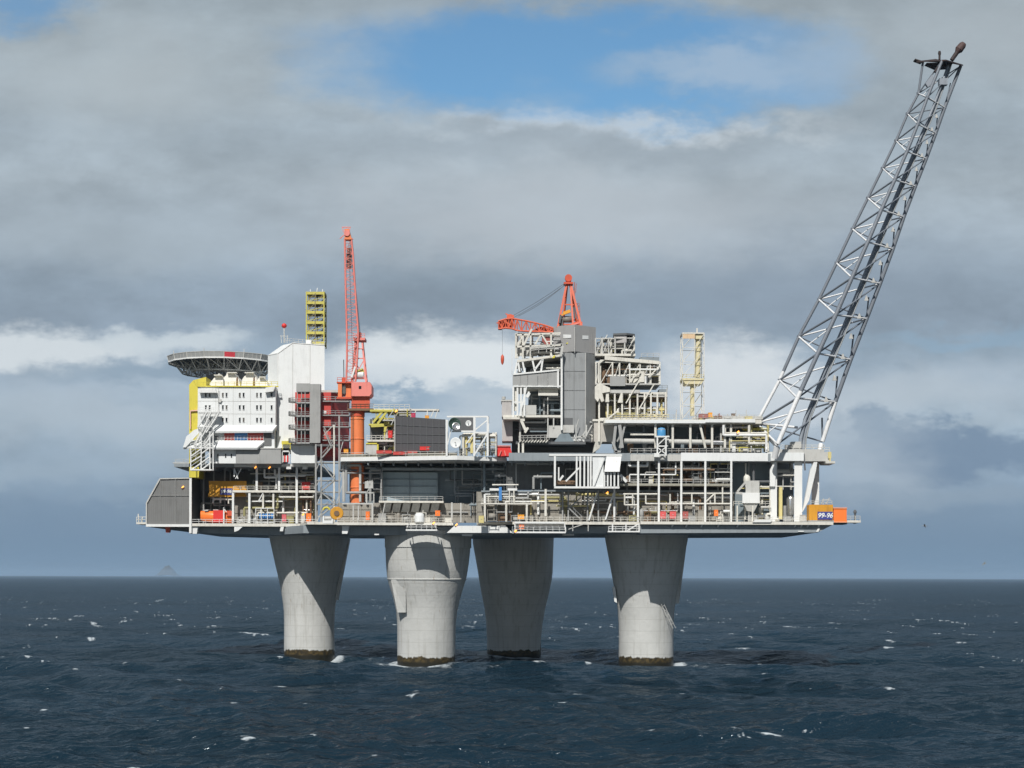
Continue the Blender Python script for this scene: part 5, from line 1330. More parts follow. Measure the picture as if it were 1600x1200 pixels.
k1 = (910 - 898) / 33; k2 = (919.5 - 898) / 33
part(MB().slab([P(910, 524, lerp(dG - .8, dG + 4, k1) - .14), P(919.5, 524.5, lerp(dG - .8, dG + 4, k2) - .14), P(919.5, 530, lerp(dG - .8, dG + 4, k2) - .14), P(910, 530, lerp(dG - .8, dG + 4, k1) - .14)], (0, .06, 0)), 'sign', CLEANW, G, 'white sign on the other face of the shaft head')
part(MB().ppoly([(884, 537), (890, 532), (892, 534), (888, 537)], dG + .4, .2).ppoly([(862, 559.5), (866, 555), (868, 556), (866, 559.5)], dG - 2.2, .4), 'yellow_marker', YEL, G)
part(MB().bar(P(879.5, 580, dG - .05), P(915, 580, dG - .05), .06).bar(P(879.5, 610, dG - .05), P(915, 610, dG - .05), .06).bar(P(879.5, 640, dG - .05), P(915, 640, dG - .05), .06).bar(P(897, 552, dG - .05), P(897, 688, dG - .05), .06), 'panel_joint', DGREY, G)
part(MB().pbox(880, 895, 653, 664, dG - .1, .09), 'doorway', DGREY, G)
# galleries on the left
xl, xr_ = 801, 879
dGf = dG - 2.0
part(MB().ppoly([(808, 562.5), (879, 553), (879, 556.5), (808, 566)], dGf, 14), 'gallery_floor', OFFW, G)
part(MB().pbox(802, 879, 603, 606.5, dGf, 14), 'gallery_floor', OFFW, G)
part(MB().pbox(786, 879, 648.5, 652, dGf, 14), 'gallery_floor', OFFW, G)
part(MB().pbox(786, 812, 652, 655, dGf - 1, 6), 'gallery_floor', OFFW, G)
stiffened_wall(G, 'gallery_wall', 822, 878, 560, 603, dG + 6, DGREY, 2.5)
stiffened_wall(G, 'gallery_wall', 826, 878, 606, 649, dG + 6, TEAL, 2.5)
for x0_, x1_ in ((801, 813.5), (813.8, 824.5), (825, 840), (840.5, 856), (856.5, 871)):
    part(MB().ppoly([(x0_, lerp(585, 580, (x0_ - 801) / 70)), (x1_, lerp(585, 580, (x1_ - 801) / 70)), (x1_, 601.5), (x0_, 602.5)], dGf - .1, .15), 'wind_panel', GREY, G)
part(MB().bar(P(802, 585, dGf - .2), P(874, 578, dGf - .2), .4).bar(P(802, 603.5, dGf - .2), P(879, 603.5, dGf - .2), .35), 'gallery_rail', WHITE, G)
mb = MB()
for x, y0, y1 in ((877.5, 553, 672), (872, 578, 606), (802, 604, 652), (808.5, 606, 650), (814, 606, 650), (819.5, 606, 650)):
    mb.bar(P(x, y0, dGf - .1), P(x, y1, dGf - .1), .45 if x < 870 else .5)
mb.bar(P(822.5, 605, dGf - .1), P(812, 650, dGf - .1), .4).bar(P(803, 628.5, dGf - .1), P(821, 628.5, dGf - .1), .35)
part(mb, 'gallery_post', WHITE, G)
part(MB().pbox(802, 808, 606, 642, dGf + .6, .3).pbox(841, 872, 614, 618, dGf, .4).pbox(841, 872, 608, 613.5, dGf + 1.5, .3), 'gallery_panel', OFFW, G)
part(MB().pbox(815, 838, 633, 648, dGf + .2, .3), 'wind_panel', LGREY, G)
part(MB().pbox(784, 799.5, 627, 651, dGf + 4, 8), 'side_cladding', paint('pinkish_grey', (.40, .385, .38), .6, .4), G)
part(MB().pbox(783, 800, 624.5, 627, dGf + 3.8, 8.4).lathe(P(787, 624, dGf + 5), [(.5, 0), (.5, .7)], 10), 'side_roof', LGREY, G)
mb = MB()
for (xa, ya, xb, yb) in ((845, 583, 848, 561), (812, 581, 809, 562), (836, 581, 832, 563), (836, 577, 847, 562), (804, 585, 808, 566), (820, 582, 816, 563), (826, 612, 827, 624)):
    mb.bar(P(xa, ya, dGf + .3), P(xb, yb, dGf + .3), .45)
mb.bar(P(823, 621, dGf - .3), P(827, 614, dGf - .3), .8)
part(mb, 'gallery_brace', WHITE, G)
pipes(G, 806, 876, 566, 580, dG, dG + 5, 9, 61, [GREY, OFFW, LGREY, DGREY])
pipes(G, 826, 876, 608, 648, dG, dG + 5, 9, 62, [GREY, TEAL, LGREY, DGREY])
machines(G, 806, 870, 603, 30, dG, dG + 4, 5, 63, [DGREY, GREY, LGREY])
machines(G, 824, 872, 648, 26, dG + 1, dG + 4, 4, 64, [DGREY, TEAL, GREY, DARKW])
# cage on top of the galleries
mb = MB()
for x in (806, 817, 829, 861): mb.bar(P(x, 521, dGf + 1), P(x, 560, dGf + 1), .45).bar(P(x + 3, 521, dGf + 8), P(x + 3, 560, dGf + 8), .4)
for y in (521.5, 540): mb.bar(P(806, y + 2, dGf + 1), P(876, y - 1, dGf + 1), .45).bar(P(809, y, dGf + 8), P(876, y, dGf + 8), .4)
mb.bar(P(836, 538, dGf + 1), P(846, 522, dGf + 1), .45).bar(P(846, 522, dGf + 1), P(856, 538, dGf + 1), .4).bar(P(818, 540, dGf + .8), P(831, 514, dGf + .8), .5).bar(P(806, 545, dGf + 1), P(817, 524, dGf + 1), .35)
part(mb, 'roof_cage', OFFW, G)
part(MB().pbox(829, 864, 541, 545, dGf + .6, 10).prail((829, 879), (553, 548), (dGf,) * 2, 1.8, 1.8, .09).pbox(833, 862, 549, 552, dGf + 2, 4), 'roof_walkway', LGREY, G)
part(MB().pbox(847, 860, 524, 538, dGf + 5, 3), 'red_tank', paint('brick_red', (.28, .07, .06), .6, .3), G)
machines(G, 808, 862, 556, 26, dG, dG + 6, 9, 65, [OFFW, LGREY, WHITE, GREY, LGREY])
pipes(G, 806, 875, 520, 556, dG - 1, dG + 6, 14, 66, [OFFW, LGREY, WHITE, GREY])
part(MB().prail((800, 800), (585, 552), (dGf + 2, dGf + 8), 1.2, 1, .06).bar(P(806, 560, dGf + 1), P(808, 517, dGf + 1), .2).bar(P(879, 541, dGf - .5), P(876, 557, dGf - .5), .6), 'corner_ladder', LGREY, G)
# base of the tower
stiffened_wall(G, 'base_wall', 800, 930, 655, 712, dG + 6, DGREY, 3)
part(MB().pbox(784.5, 801, 656, 689, dGf + 3, 8), 'base_cladding', paint('pinkish_grey'  , (.40, .385, .38)), G)
part(MB().bar(P(814, 656, dGf), P(821, 672, dGf), .7).bar(P(825, 668, dGf - .3), P(820, 676, dGf - .3), .6).pbox(811, 820, 654, 658, dGf - .3, 2), 'bracket', OFFW, G)
part(MB().pbox(855, 880, 665, 684, dGf + .5, 5).pbox(880, 897, 664, 676, dGf + .3, 5).pbox(855, 857, 652, 684, dGf + .2, .4).pbox(864, 866, 652, 668, dGf + .2, .4), 'base_panel', LGREY, G)
part(MB().ppoly([(866, 690), (875, 678), (889, 677), (897, 690)], dGf - .5, 8).pbox(828, 857, 673, 675, dGf + 1, .5), 'exhaust_bay', TEAL, G)
mb = MB()
for k in range(10):
    x = 811 + k * 4.6; mb.slab([P(x, 690, dGf - 2), P(x + 4, 686.5, dGf - 2), P(x + 4, 688.5, dGf - 2), P(x, 692, dGf - 2)], (0, 3.5, 0))
part(mb, 'grating_walkway', OFFW, G)
part(MB().prail((811, 858), (688, 687), (dGf - 1.8,) * 2, 1.2, 1.1, .06), 'walkway_railing', LGREY, G)
part(MB().bar(P(810.5, 692, dGf - 1.5), P(810.5, 716, dGf - 1.5), .4).bar(P(817, 692, dGf - 1.5), P(817, 716, dGf - 1.5), .55), 'support_leg', OFFW, G)
part(MB().pbox(806, 915, 690, 694, dGf - .5, 14), 'base_floor', DGREY, G)
part(MB().bar(P(900, 668, dGf), P(904, 655, dGf), .15).bar(P(900, 664, dGf), P(900, 690, dGf), .2).bar(P(908, 684, dGf), P(916, 672, dGf), .3).bar(P(914, 684, dGf), P(925, 664, dGf), .3).bar(P(901, 683, dGf), P(917, 681, dGf), .3).bar(P(916, 664, dGf), P(916, 682, dGf), .4), 'base_bracing', LGREY, G)
machines(G, 860, 920, 690, 8, dGf - .3, dGf + 1, 6, 67, [LGREY, WHITE, GREY, DGREY])
pipes(G, 800, 925, 655, 690, dG, dG + 4, 12, 68, [GREY, LGREY, DGREY, OFFW])
part(MB().pbox(928, 961, 656, 690, dG - 1, 8), 'beige_casing', paint('beige_casing', (.43, .41, .375), .6, .45, .3), G)
part(MB().pbox(926, 945, 655, 658, dG - 1.4, 3).bar(P(936, 656, dG - 1.3), P(936, 690, dG - 1.3), .5).slab([P(930, 690, dG - 1), P(941, 690, dG - 1), P(937, 700, dG - .5), P(926, 708, dG - .5)], (0, 3, 0)), 'casing_frame', OFFW, G)

# open right wing of the process tower
Wg = thing('process_wing', 'stepped open steel wing full of pipes joined to the grey tower', 'process module', P(985, 655, 428))
dV = dG + 1
def frame_bay(parent, xs, ys, d, dep, w, mat, brace=True, back=True, seed=1):
    r = random.Random(seed)
    for x in xs:
        part(MB().bar(P(x, ys[0], d), P(x, ys[-1], d), w), 'post', mat, parent)
    mb = MB()
    if back:
        for x in xs: mb.bar(P(x, ys[0], d + dep), P(x, ys[-1], d + dep), w * .9)
    for y in ys:
        mb.bar(P(xs[0], y, d), P(xs[-1], y, d), w * .8); 
        if back: mb.bar(P(xs[0], y, d + dep), P(xs[-1], y, d + dep), w * .8)
        for x in xs: mb.bar(P(x, y, d), P(x, y, d) + Vector((0, dep, 0)), w * .7)
    if brace:
        for (xa, xb) in zip(xs, xs[1:]):
            for (ya, yb) in zip(ys, ys[1:]):
                if r.random() < .75: mb.bar(P(xa, yb, d - .05), P(xb, ya, d - .05), w * .5)
    part(mb, 'frame', mat, parent)
# lowest storey y 606-655
frame_bay(Wg, [936, 949.5, 960.5, 972, 984, 996, 1007, 1017, 1027, 1040], [614, 654], dV, 12, .42, OFFW, False, True, 3)
part(MB().pbox(930, 1000, 609, 614, dV - .4, 12).pbox(996, 1043, 618, 620, dV, 12), 'storey_floor', LGREY, Wg)
stiffened_wall(Wg, 'back_wall', 930, 1018, 614, 656, dV + 7, BEIGE, 2.6)
part(MB().slab([P(929.5, 604, dV - 1), P(936, 598, dV - 1), P(953, 606, dV - 1), P(953, 612, dV - 1), P(941, 614, dV - 1), P(944, 626, dV - 1), P(940, 628, dV - 1), P(937, 622, dV - 1), P(934, 628, dV - 1), P(929.5, 622, dV - 1)], (0, 1.6, 0)), 'node_joint', OFFW, Wg)
part(MB().slab([P(965, 629, dV - .6), P(970, 614, dV - .6), P(972.5, 614, dV - .6), P(973, 629, dV - .6)], (0, .6, 0)).slab([P(946, 628, dV - .6), P(947, 613, dV - .6), P(951, 613, dV - .6), P(952, 628, dV - .6)], (0, .6, 0)), 'gusset', OFFW, Wg)
pipes(Wg, 932, 1040, 614, 654, dV - .2, dV + 6, 24, 71)
machines(Wg, 950, 1040, 655, 20, dV + 1, dV + 5, 12, 72, [OFFW, LGREY, OLIVE, BEIGE, PIPEY])
part(MB().prail((950, 1045), (654, 654), (dV - .5,) * 2, 1.1, 1.5, .05), 'railing', PIPEY, Wg)
# second storey y 560-606
frame_bay(Wg, [931, 938, 957, 968, 984, 1000, 1016, 1031], [566, 600], dV + .6, 11, .36, OFFW, True, True, 4)
part(MB().slab([P(945, 556, dV), P(1030, 564, dV), P(1030, 569, dV), P(945, 562, dV)], (0, 10, 0)), 'main_girder', OFFW, Wg)
part(MB().pbox(930, 1031, 599, 601, dV, 12), 'storey_floor', LGREY, Wg)
stiffened_wall(Wg, 'back_wall', 933, 1012, 566, 600, dV + 8, BEIGE, 2.6)
part(MB().pbox(953, 977, 588, 603, dV - .3, .3), 'wind_panel', GREY, Wg)
part(MB().pbox(1001, 1007, 580, 597, dV + .2, 2).pbox(984, 1000, 583, 598, dV + 1.2, 2), 'module_box', OFFW, Wg)
part(MB().ppoly([(937, 568), (945, 562), (938, 562), (934, 566), (934, 598), (937, 598)], dV - .2, .6), 'gusset', OFFW, Wg)
part(MB().pbox(1000, 1030, 558, 566, dV + .4, 9), 'roof_module', paint('slate_blue_grey', (.20, .23, .25), .6, .35), Wg)
part(MB().prail((1002, 1030), (558, 558), (dV + .3,) * 2, 1.0, 1.2, .05), 'railing', LGREY, Wg)
pipes(Wg, 935, 1030, 566, 600, dV - .1, dV + 7, 30, 73)
machines(Wg, 936, 1030, 599, 28, dV + .8, dV + 6, 16, 74, [OFFW, LGREY, BROWN, BEIGE, GREY])
# top storey y 520-556
frame_bay(Wg, [930.5, 941, 951, 961, 976, 991], [529, 555], dV + 1, 9, .36, LGREY, True, True, 5)
part(MB().pbox(930, 993, 552.5, 556, dV + .6, 10), 'storey_floor', OFFW, Wg)
part(MB().fprism([(958, dV + 1.2), (979, dV + .2), (992, dV + 2), (992, dV + 9), (958, dV + 9)], 521, 524), 'roof', DGREY, Wg)
part(MB().fprism([(959, dV + 1.5), (979, dV + .6), (979, dV + 7), (959, dV + 7)], 524, 536), 'roof_module', paint('pinkish_grey', (.40, .385, .38)), Wg)
stiffened_wall(Wg, 'back_wall', 960, 990, 536, 553, dV + 7, GREY, 2.0)
pipes(Wg, 931, 990, 526, 553, dV + .5, dV + 6, 24, 75, [OFFW, LGREY, GREY, OLIVE, DGREY])
machines(Wg, 933, 985, 553, 22, dV + 1.6, dV + 5, 7, 76, [OFFW, LGREY, GREY, DGREY])
part(MB().bar(P(945, 530, dV + 1), P(949, 523, dV + 1), .18).bar(P(951, 538, dV), P(956, 528, dV), .2).bar(P(986, 536, dV), P(992, 527, dV), .3).bar(P(986, 552, dV), P(992, 543, dV), .3).bar(P(983, 596, dV - .3), P(1001, 580, dV - .3), .3).bar(P(1013, 589, dV - .3), P(1031, 572, dV - .3), .3).bar(P(978, 630, dV - .5), P(1000, 592, dV - .5), .3).bar(P(998, 640, dV - .5), P(1022, 600, dV - .5), .3).bar(P(950, 654, dV - .8), P(965, 642, dV - .8), .35), 'wind_brace', OFFW, Wg)
part(MB().pbox(1030, 1043, 608, 616, dV + 1, 5).prail((1026, 1043), (608, 608), (dV + 1,) * 2, 1.0, 1.0, .06), 'end_platform', paint('slate_blue_grey', (.20, .23, .25)), Wg)
part(MB().bar(P(1042, 606, dV + 1), P(1042, 654, dV + 1), .2).bar(P(1057, 640, dV + 1), P(1057, 655, dV + 1), .2), 'end_post', LGREY, Wg)

# top crane
dB = dG + 5
t = thing('deck_crane', 'red orange crane on the grey tower with its boom lowered almost level', 'crane', P(892, 511, dB))
mb = MB()
for xb_, xt_, q in ((871.5, 885.5, -2.5), (908.5, 891.5, -2.5), (879, 886.5, 2.5), (902, 890.5, 2.5)):
    mb.bar(P(xb_, 512, dB + q), P(xt_, 443, dB + q * .3), .55)
for y, a, b in ((476, 881, 897), (500, 874, 905), (507, 873, 907)):
    mb.bar(P(a, y, dB - 1.5), P(b, y, dB - 1.5), .32)
mb.bar(P(891, 443, dB - .5), P(895.5, 510, dB - 2.6), .45)
part(mb, 'gantry', CRANER, t)
part(MB().pbox(881, 895.5, 440.5, 443.5, dB - 1.6, 3.2).lathe(P(888.3, 434, dB - .8), [(.95, 0), (.95, 1.2)], 16, (0, 1, 0)).pbox(884, 892.5, 431, 441, dB - .4, 1.4), 'gantry_head', DRED, t)
part(MB().lathe(P(877, 499, dB - 1), [(.2, 0), (.85, .05), (.85, 2.9), (.2, 3)], 14, (1, 0, 0)), 'winch_drum', paint('grey_drum', (.2, .18, .16), .5, .2), t)
part(MB().bar(P(880, 490, dB - 2), P(891, 486, dB - 2), .8).bar(P(876, 494, dB - 2.1), P(883, 488, dB - 2.1), .35), 'yellow_walkway', paint('amber', (.75, .33, .03)), t)
part(MB().bar(P(874, 505, dB - 2.7), P(876, 492, dB - 2.7), .5).bar(P(898, 497, dB - 2.4), P(896.5, 480, dB - 2.4), .45).pbox(874, 880, 500, 510, dB - 2, 2), 'gantry_block', DGREY, t)
part(MB().ppoly([(893, 511), (893, 505), (905, 501), (910, 503), (910, 511)], dB - 2.2, 4), 'machinery_house', CRANER, t)
part(MB().slab([P(892, 507, dB - 2.4), P(905, 503.5, dB - 2.4), P(907, 505, dB - 2.4), P(893, 508.5, dB - 2.4)], (0, 3, 0)), 'house_roof', PINKO, t)
mb = MB()
mb.lattice([P(901, 474 + 4.5 * i, dB - 1) for i in range(8)], [P(904.5 + .3 * i, 474 + 4.5 * i, dB - 1) for i in range(8)], 5, .09, .08)
for x in (901, 905.5): mb.bar(P(x, 474, dB - 1), P(x + 1.2, 510, dB - 1), .16)
mb.bar(P(897.5, 441, dB), P(897.5, 470, dB), .35).bar(P(900.5, 443, dB), P(899.5, 457, dB), .2)
part(mb, 'ladder', paint('dark_pinkish', (.30, .14, .14), .6, .3), t)
# boom
ta = [(864, 512.5, 519), (850, 508, 518.5), (836, 504.5, 518), (822, 501.5, 517.5), (808, 499, 516.5), (800, 497.5, 513.5), (790, 498.5, 512.5), (779, 502, 514)]
def sub(v, k): return [tuple(lerp(a[j], b[j], i / k) for j in range(3)) for a, b in zip(v, v[1:]) for i in range(k)] + [v[-1]]
tb_ = sub(ta, 2)
ct = {(s, q): [P(x, (y0, y1)[s], dB - 2 + (-1.1 if q == 0 else 1.1)) for x, y0, y1 in tb_] for s in (0, 1) for q in (0, 1)}
mb = MB()
for c in ct.values():
    for a, b in zip(c, c[1:]): mb.tube(a, b, .24, n=6)
part(mb, 'boom_chord', CRANER, t)
mb = MB()
for q in (0, 1): mb.lattice(ct[0, q], ct[1, q], 5, .15, .15)
for s in (0, 1): mb.lattice(ct[s, 0], ct[s, 1], 5, .12, .12)
part(mb, 'boom_lacing', CRANER, t)
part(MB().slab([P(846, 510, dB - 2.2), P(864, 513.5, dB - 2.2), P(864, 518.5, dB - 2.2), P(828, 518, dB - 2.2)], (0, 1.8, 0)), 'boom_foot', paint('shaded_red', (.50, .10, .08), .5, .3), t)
part(MB().ppoly([(779, 513), (779, 504), (786, 499), (793, 498), (803, 499), (801, 511)], dB - 2.6, 1.4).lathe(P(797, 496, dB - 2.7), [(.9, 0), (.9, 1.2)], 14, (0, 1, 0)).pbox(792, 803, 492, 500, dB - 2.4, 1.2).bar(P(790, 490, dB - 2), P(796, 493, dB - 2), .25).bar(P(776, 505, dB - 2), P(783, 503, dB - 2), .3).bar(P(787, 501, dB - 3), P(798, 508, dB - 3), .4), 'boom_head', CRANER, t)
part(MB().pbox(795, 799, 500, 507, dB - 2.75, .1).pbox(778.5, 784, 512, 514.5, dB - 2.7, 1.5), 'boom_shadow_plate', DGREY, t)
mb = MB()
for (xa, ya), (xb, yb), sg in (((800, 494), (885, 441), 1.2), ((803, 496), (886, 443), 1.6), ((810, 494), (884, 444), 2.4)):
    pts = [P(lerp(xa, xb, i / 10), lerp(ya, yb, i / 10) + sg * math.sin(math.pi * i / 10) * 1.6, dB - 1.5) for i in range(11)]
    mb.path(pts, .055, 5)
part(mb, 'luffing_rope', CABLE, t)
part(MB().tube(P(785, 512, dB - 2), P(785, 554, dB - 2), .03, n=5), 'hoist_rope', CABLE, t)
part(MB().lathe(P(785, 570, dB - 2), [(.08, 0), (.35, .5), (.45, 1.4), (.4, 2.2), (.1, 2.7)], 10), 'hook_block', DRED, t)

# ------------------------------------------------------------------ upper deck right of the tower
U = thing('weather_deck', 'pale raised weather deck running from the grey tower to the flare boom', 'deck', P(1060, 665, 421))
part(MB().pbox(944, 1190, 655.5, 661.5, 419.5, 40), 'deck_plate', OFFW, U)
part(MB().pbox(946, 1102, 656.5, 661, 419.2, .28).pbox(1102, 1180, 654.5, 660, 419.0, .4), 'edge_plate', CLEANW, U)
part(MB().pbox(1098, 1192, 650, 655, 424, 20), 'deck_plate', LGREY, U)
part(MB().prail((950, 1190), (655.5, 655.5), (419.8,) * 2, 1.15, 1.8, .05), 'railing', LGREY, U)
stiffened_wall(U, 'back_wall', 962, 1190, 661.5, 708, 430, TEAL, 3)
for x, xb_ in ((1024, 1024), (1051, 1051), (1078.5, 1078.5), (1093, 1102), (1112.5, 1112.5), (1132.5, 1132.5), (1142, 1142)):
    part(MB().bar(P(x, 661, 420.5), P(xb_, 700, 420.5), .55), 'post', OFFW, U)
part(MB().tube(P(975, 689, 421.5), P(1165, 692, 421.5), .62, n=12), 'large_pipe', SILVER, U)
part(MB().tube(P(975, 689, 421.5), P(1110, 691, 421.5), .66, n=12), 'pipe_lagging', LGREY, U)
part(MB().pbox(985, 1026, 677.5, 680, 421, 1), 'cable_tray', OFFW, U)
pipes(U, 965, 1130, 664, 706, 422, 428, 20, 81, [GREY, DGREY, TEAL, DGREY, BROWN, LGREY])
machines(U, 965, 1140, 708, 22, 422, 427, 14, 82, [GREY, DGREY, DARKW, DARKW, BROWN, TEAL])
pipes(U, 1120, 1200, 664, 706, 419.5, 424, 26, 83, [PIPEY, OFFW, LGREY, YELD, BROWN, WHITE, OLIVE])
machines(U, 1122, 1198, 706, 26, 419.5, 424, 14, 84, [PIPEY, OFFW, LGREY, WHITE, OLIVE, GREY])
machines(U, 1085, 1188, 655.5, 9, 421, 426, 14, 85, [OFFW, LGREY, BROWN, PIPEY, paint('dull_red', (.35, .09, .08))])
part(MB().bar(P(968, 664, 420), P(972, 700, 420), .8).bar(P(962, 664, 420.3), P(958, 702, 420.3), .7).bar(P(976, 665, 420.3), P(968, 700, 420.3), .5).bar(P(980, 661, 421), P(964, 690, 421), .4).bar(P(957, 690, 419.5), P(964, 709, 419.5), .6).pbox(960, 970, 704, 707, 419.2, 1), 'support_trestle', GREY, U)
for k, (x, y) in enumerate(((1056, 645), (1150, 641), (1166, 640))):
    part(MB().bar(P(x, y, 423), P(x, 655, 423), .16), 'antenna', LGREY, U)
t = thing('blue_tank', 'bright blue tank standing on a white lattice stand under the weather deck', 'tank', P(1033.5, 681.5, 417.5))
sh = part(MB().lathe(P(1033.5, 681.5, 418.6), [(1.05, 0), (1.1, .2), (1.1, 1.6), (.8, 2.05), (.1, 2.2)], 18), 'shell', paint('sky_blue_paint', (.07, .27, .52), .4, .15), t)
part(MB().lathe(P(1033.5, 671.5, 418.6), [(1.13, 0), (1.13, .12)], 18), 'strap', LGREY, sh)
t = thing('tank_stand', 'white lattice stand under the blue tank on the deck front', 'stand', P(1034, 712, 417.5))
mb = MB(); d0 = 417.4
for dd in (d0, d0 + 2.2):
    for x in (1027, 1040.5): mb.bar(P(x, 682, dd), P(x, 712, dd), .36)
    for y in (682, 697, 711): mb.bar(P(1026, y, dd), P(1042, y, dd), .3)
    mb.bar(P(1027, 696, dd), P(1041, 683, dd), .24).bar(P(1027, 699, dd), P(1041, 710, dd), .24).bar(P(1027, 710, dd), P(1043, 696, dd), .24)
part(mb, 'frame', WHITE, t)
part(MB().pbox(1024, 1046, 681, 683, d0 - .2, 3).pbox(1022, 1030, 708, 714, d0 - .5, 1), 'top_plate', WHITE, t)
crate('crimson crate row on the weather deck beside the yellow riser mast', 1092, 1106, 647, 653, 422, paint('brick_red', (.28, .07, .06)), 1.4, 'crate', 'crate')
crate('amber crate among the crimson crates on the weather deck', 1107, 1113, 645, 652, 421.5, paint('amber', (.75, .33, .03)), 1.2, 'crate', 'crate')

# white and yellow riser mast
t = thing('vent_mast', 'slender white lattice mast with a yellow vent pipe inside on the weather deck', 'vent mast', P(1083, 653, 426))
dN = 424.0
xa, xb = P(1066.5, 600, dN).x, P(1100, 600, dN).x; w = xb - xa; zt_, zb_ = P(1083, 521, dN).z, P(1083, 654, dN).z
mb = MB()
for x in (xa, xb, (xa + xb) / 2 + .3):
    mb.bar((x, dN, zb_), (x, dN, zt_), .17)
for x in (xa, xb): mb.bar((x, dN + w, zb_), (x, dN + w, zt_), .15)
part(mb, 'corner_post', OFFW, t)
mb = MB(); nl = 6
for i in range(nl):
    z0, z1 = lerp(zb_, zt_, i / nl), lerp(zb_, zt_, (i + 1) / nl)
    xm = (xa + xb) / 2 + .3
    for dd in (dN, dN + w):
        mb.bar((xa, dd, z0), (xm, dd, z1), .13).bar((xm, dd, z0), (xb, dd, z1), .13).bar((xa, dd, z1), (xb, dd, z1), .1)
    for x in (xa, xb): mb.bar((x, dN, z0), (x, dN + w, z1), .13)
part(mb, 'bracing', OFFW, t)
part(MB().tube(P(1090, 590, dN + 1.5), P(1091, 530, dN + 1.5), .72, n=12).tube(P(1082, 650, dN + 1.5), P(1082, 594, dN + 1.5), .62, n=12), 'vent_pipe', paint('cream_pipe', (.60, .54, .34), .55, .3, .2), t)
part(MB().pbox(1067, 1086, 522, 529, dN - .15, .1), 'top_panel', paint('peach_panel', (.62, .45, .28), .5, .3), t)
part(MB().pbox(1087, 1099, 522, 529.5, dN + .3, 2.5).pbox(1066, 1100, 591, 594, dN - .2, w + .4).prail((1066, 1100), (591, 591), (dN - .2,) * 2, 1.0, 1.0, .06).slab([P(1067, 594, dN), P(1100, 594, dN), P(1096, 600, dN), P(1071, 600, dN)], (0, w, 0)), 'platform', paint('cream_pipe', (.60, .54, .34)), t)
part(MB().pbox(1066, 1100.5, 519.5, 521.5, dN - .1, w + .2).bar(P(1089, 520, dN + 1), P(1089, 513, dN + 1), .35), 'top_ring', OFFW, t)

# ------------------------------------------------------------------ flare boom
t = thing('flare_boom', 'long leaning lattice flare boom with dark pipes rising far above the deck end', 'flare boom', P(1245, 706, 420))
Lp = [(1182, 661), (1218, 594), (1248, 526), (1279.5, 468), (1307, 411), (1332, 358), (1356, 309.5), (1379, 263), (1400, 220), (1418, 178), (1435, 146), (1442, 97)]
Mp = [(1215, 694), (1246, 622), (1278, 552), (1306, 492), (1331, 434), (1356, 378), (1377, 328), (1398, 281), (1417, 237), (1434, 194), (1449, 152), (1472, 95)]
Rp = [(1285, 690), (1305, 628), (1329, 562), (1354, 498), (1375, 443), (1395, 389), (1412, 339), (1430, 291), (1447, 248), (1462, 208), (1476, 168), (1501, 103)]
n = len(Lp)
dep = [(lerp(428, 424, i / (n - 1)), lerp(415, 420, i / (n - 1)), lerp(429, 425, i / (n - 1))) for i in range(n)]
Lc = [P(x, y, e[0]) for (x, y), e in zip(Lp, dep)]
Mc = [P(x, y, e[1]) for (x, y), e in zip(Mp, dep)]
Rc = [P(x, y, e[2]) for (x, y), e in zip(Rp, dep)]
def chord(pts, i0, i1, ra, rb, name, mat):
    mb = MB()
    for i in range(i0, i1): mb.tube(pts[i], pts[i + 1], lerp(ra, rb, i / (n - 1)), lerp(ra, rb, (i + 1) / (n - 1)), 9)
    part(mb, name, mat, t)
cut = Lc[1].lerp(Lc[2], .25)
for pts, ra, rb, kc in ((Lc, .44, .28, 1.2), (Mc, .60, .36, 1.15), (Rc, .58, .44, 1.0)):
    i = int(kc); c = pts[i].lerp(pts[i + 1], kc - i)
    low = pts[:i + 1] + ([c] if kc > i else []); high = [c] + pts[i + 1:]
    mb = MB()
    for a, b in zip(low, low[1:]): mb.tube(a, b, ra, n=9)
    part(mb, 'lower_chord', BOOMW, t, 'white painted lower length of a boom chord')
    mb = MB()
    for k, (a, b) in enumerate(zip(high, high[1:])): mb.tube(a, b, lerp(ra, rb, k / len(high)), lerp(ra, rb, (k + 1) / len(high)), 9)
    part(mb, 'upper_chord', STEELB, t)
hw, hg = MB(), MB()
for i in range(n - 1):
    m_ = hw if i < 2 else hg
    f = lerp(.30, .16, i / n)
    hw.tube(Lc[i], Mc[i], f * (1 if i < 7 else .8), n=7)
    hw.tube(Mc[i], Rc[i], f, n=7) if i > 0 else None
    (hw if i < 9 else hg).tube(Lc[i], Rc[i + 1] if i + 1 < n else Rc[i], f * .8, n=7)
    hg.tube(Lc[i], Mc[i + 1], f * 1.05, n=7)
    hg.tube(Mc[i], Rc[i + 1], f * .8, n=7)
    hg.tube(Rc[i], Lc[i].lerp(Rc[i], .75).lerp(Rc[i + 1], .55), f * .8, n=7)
    hg.tube(Lc[i], Rc[i], f * .7, n=7)
    hw.tube(Lc[i].lerp(Rc[i + 1], .45), Lc[i].lerp(Mc[i], .5), f * .55, n=6)
part(hw, 'rung', BOOMW, t)
part(hg, 'diagonal', STEELB, t)
nodes = MB()
for c in Lc[1:-1] + Mc[1:-1] + Rc[1:-1]:
    nodes.lathe(c - Vector((0, 0, .35)), [(.45, 0), (.5, .35), (.45, .7)], 8)
part(nodes, 'node_joint', STEELB, t)
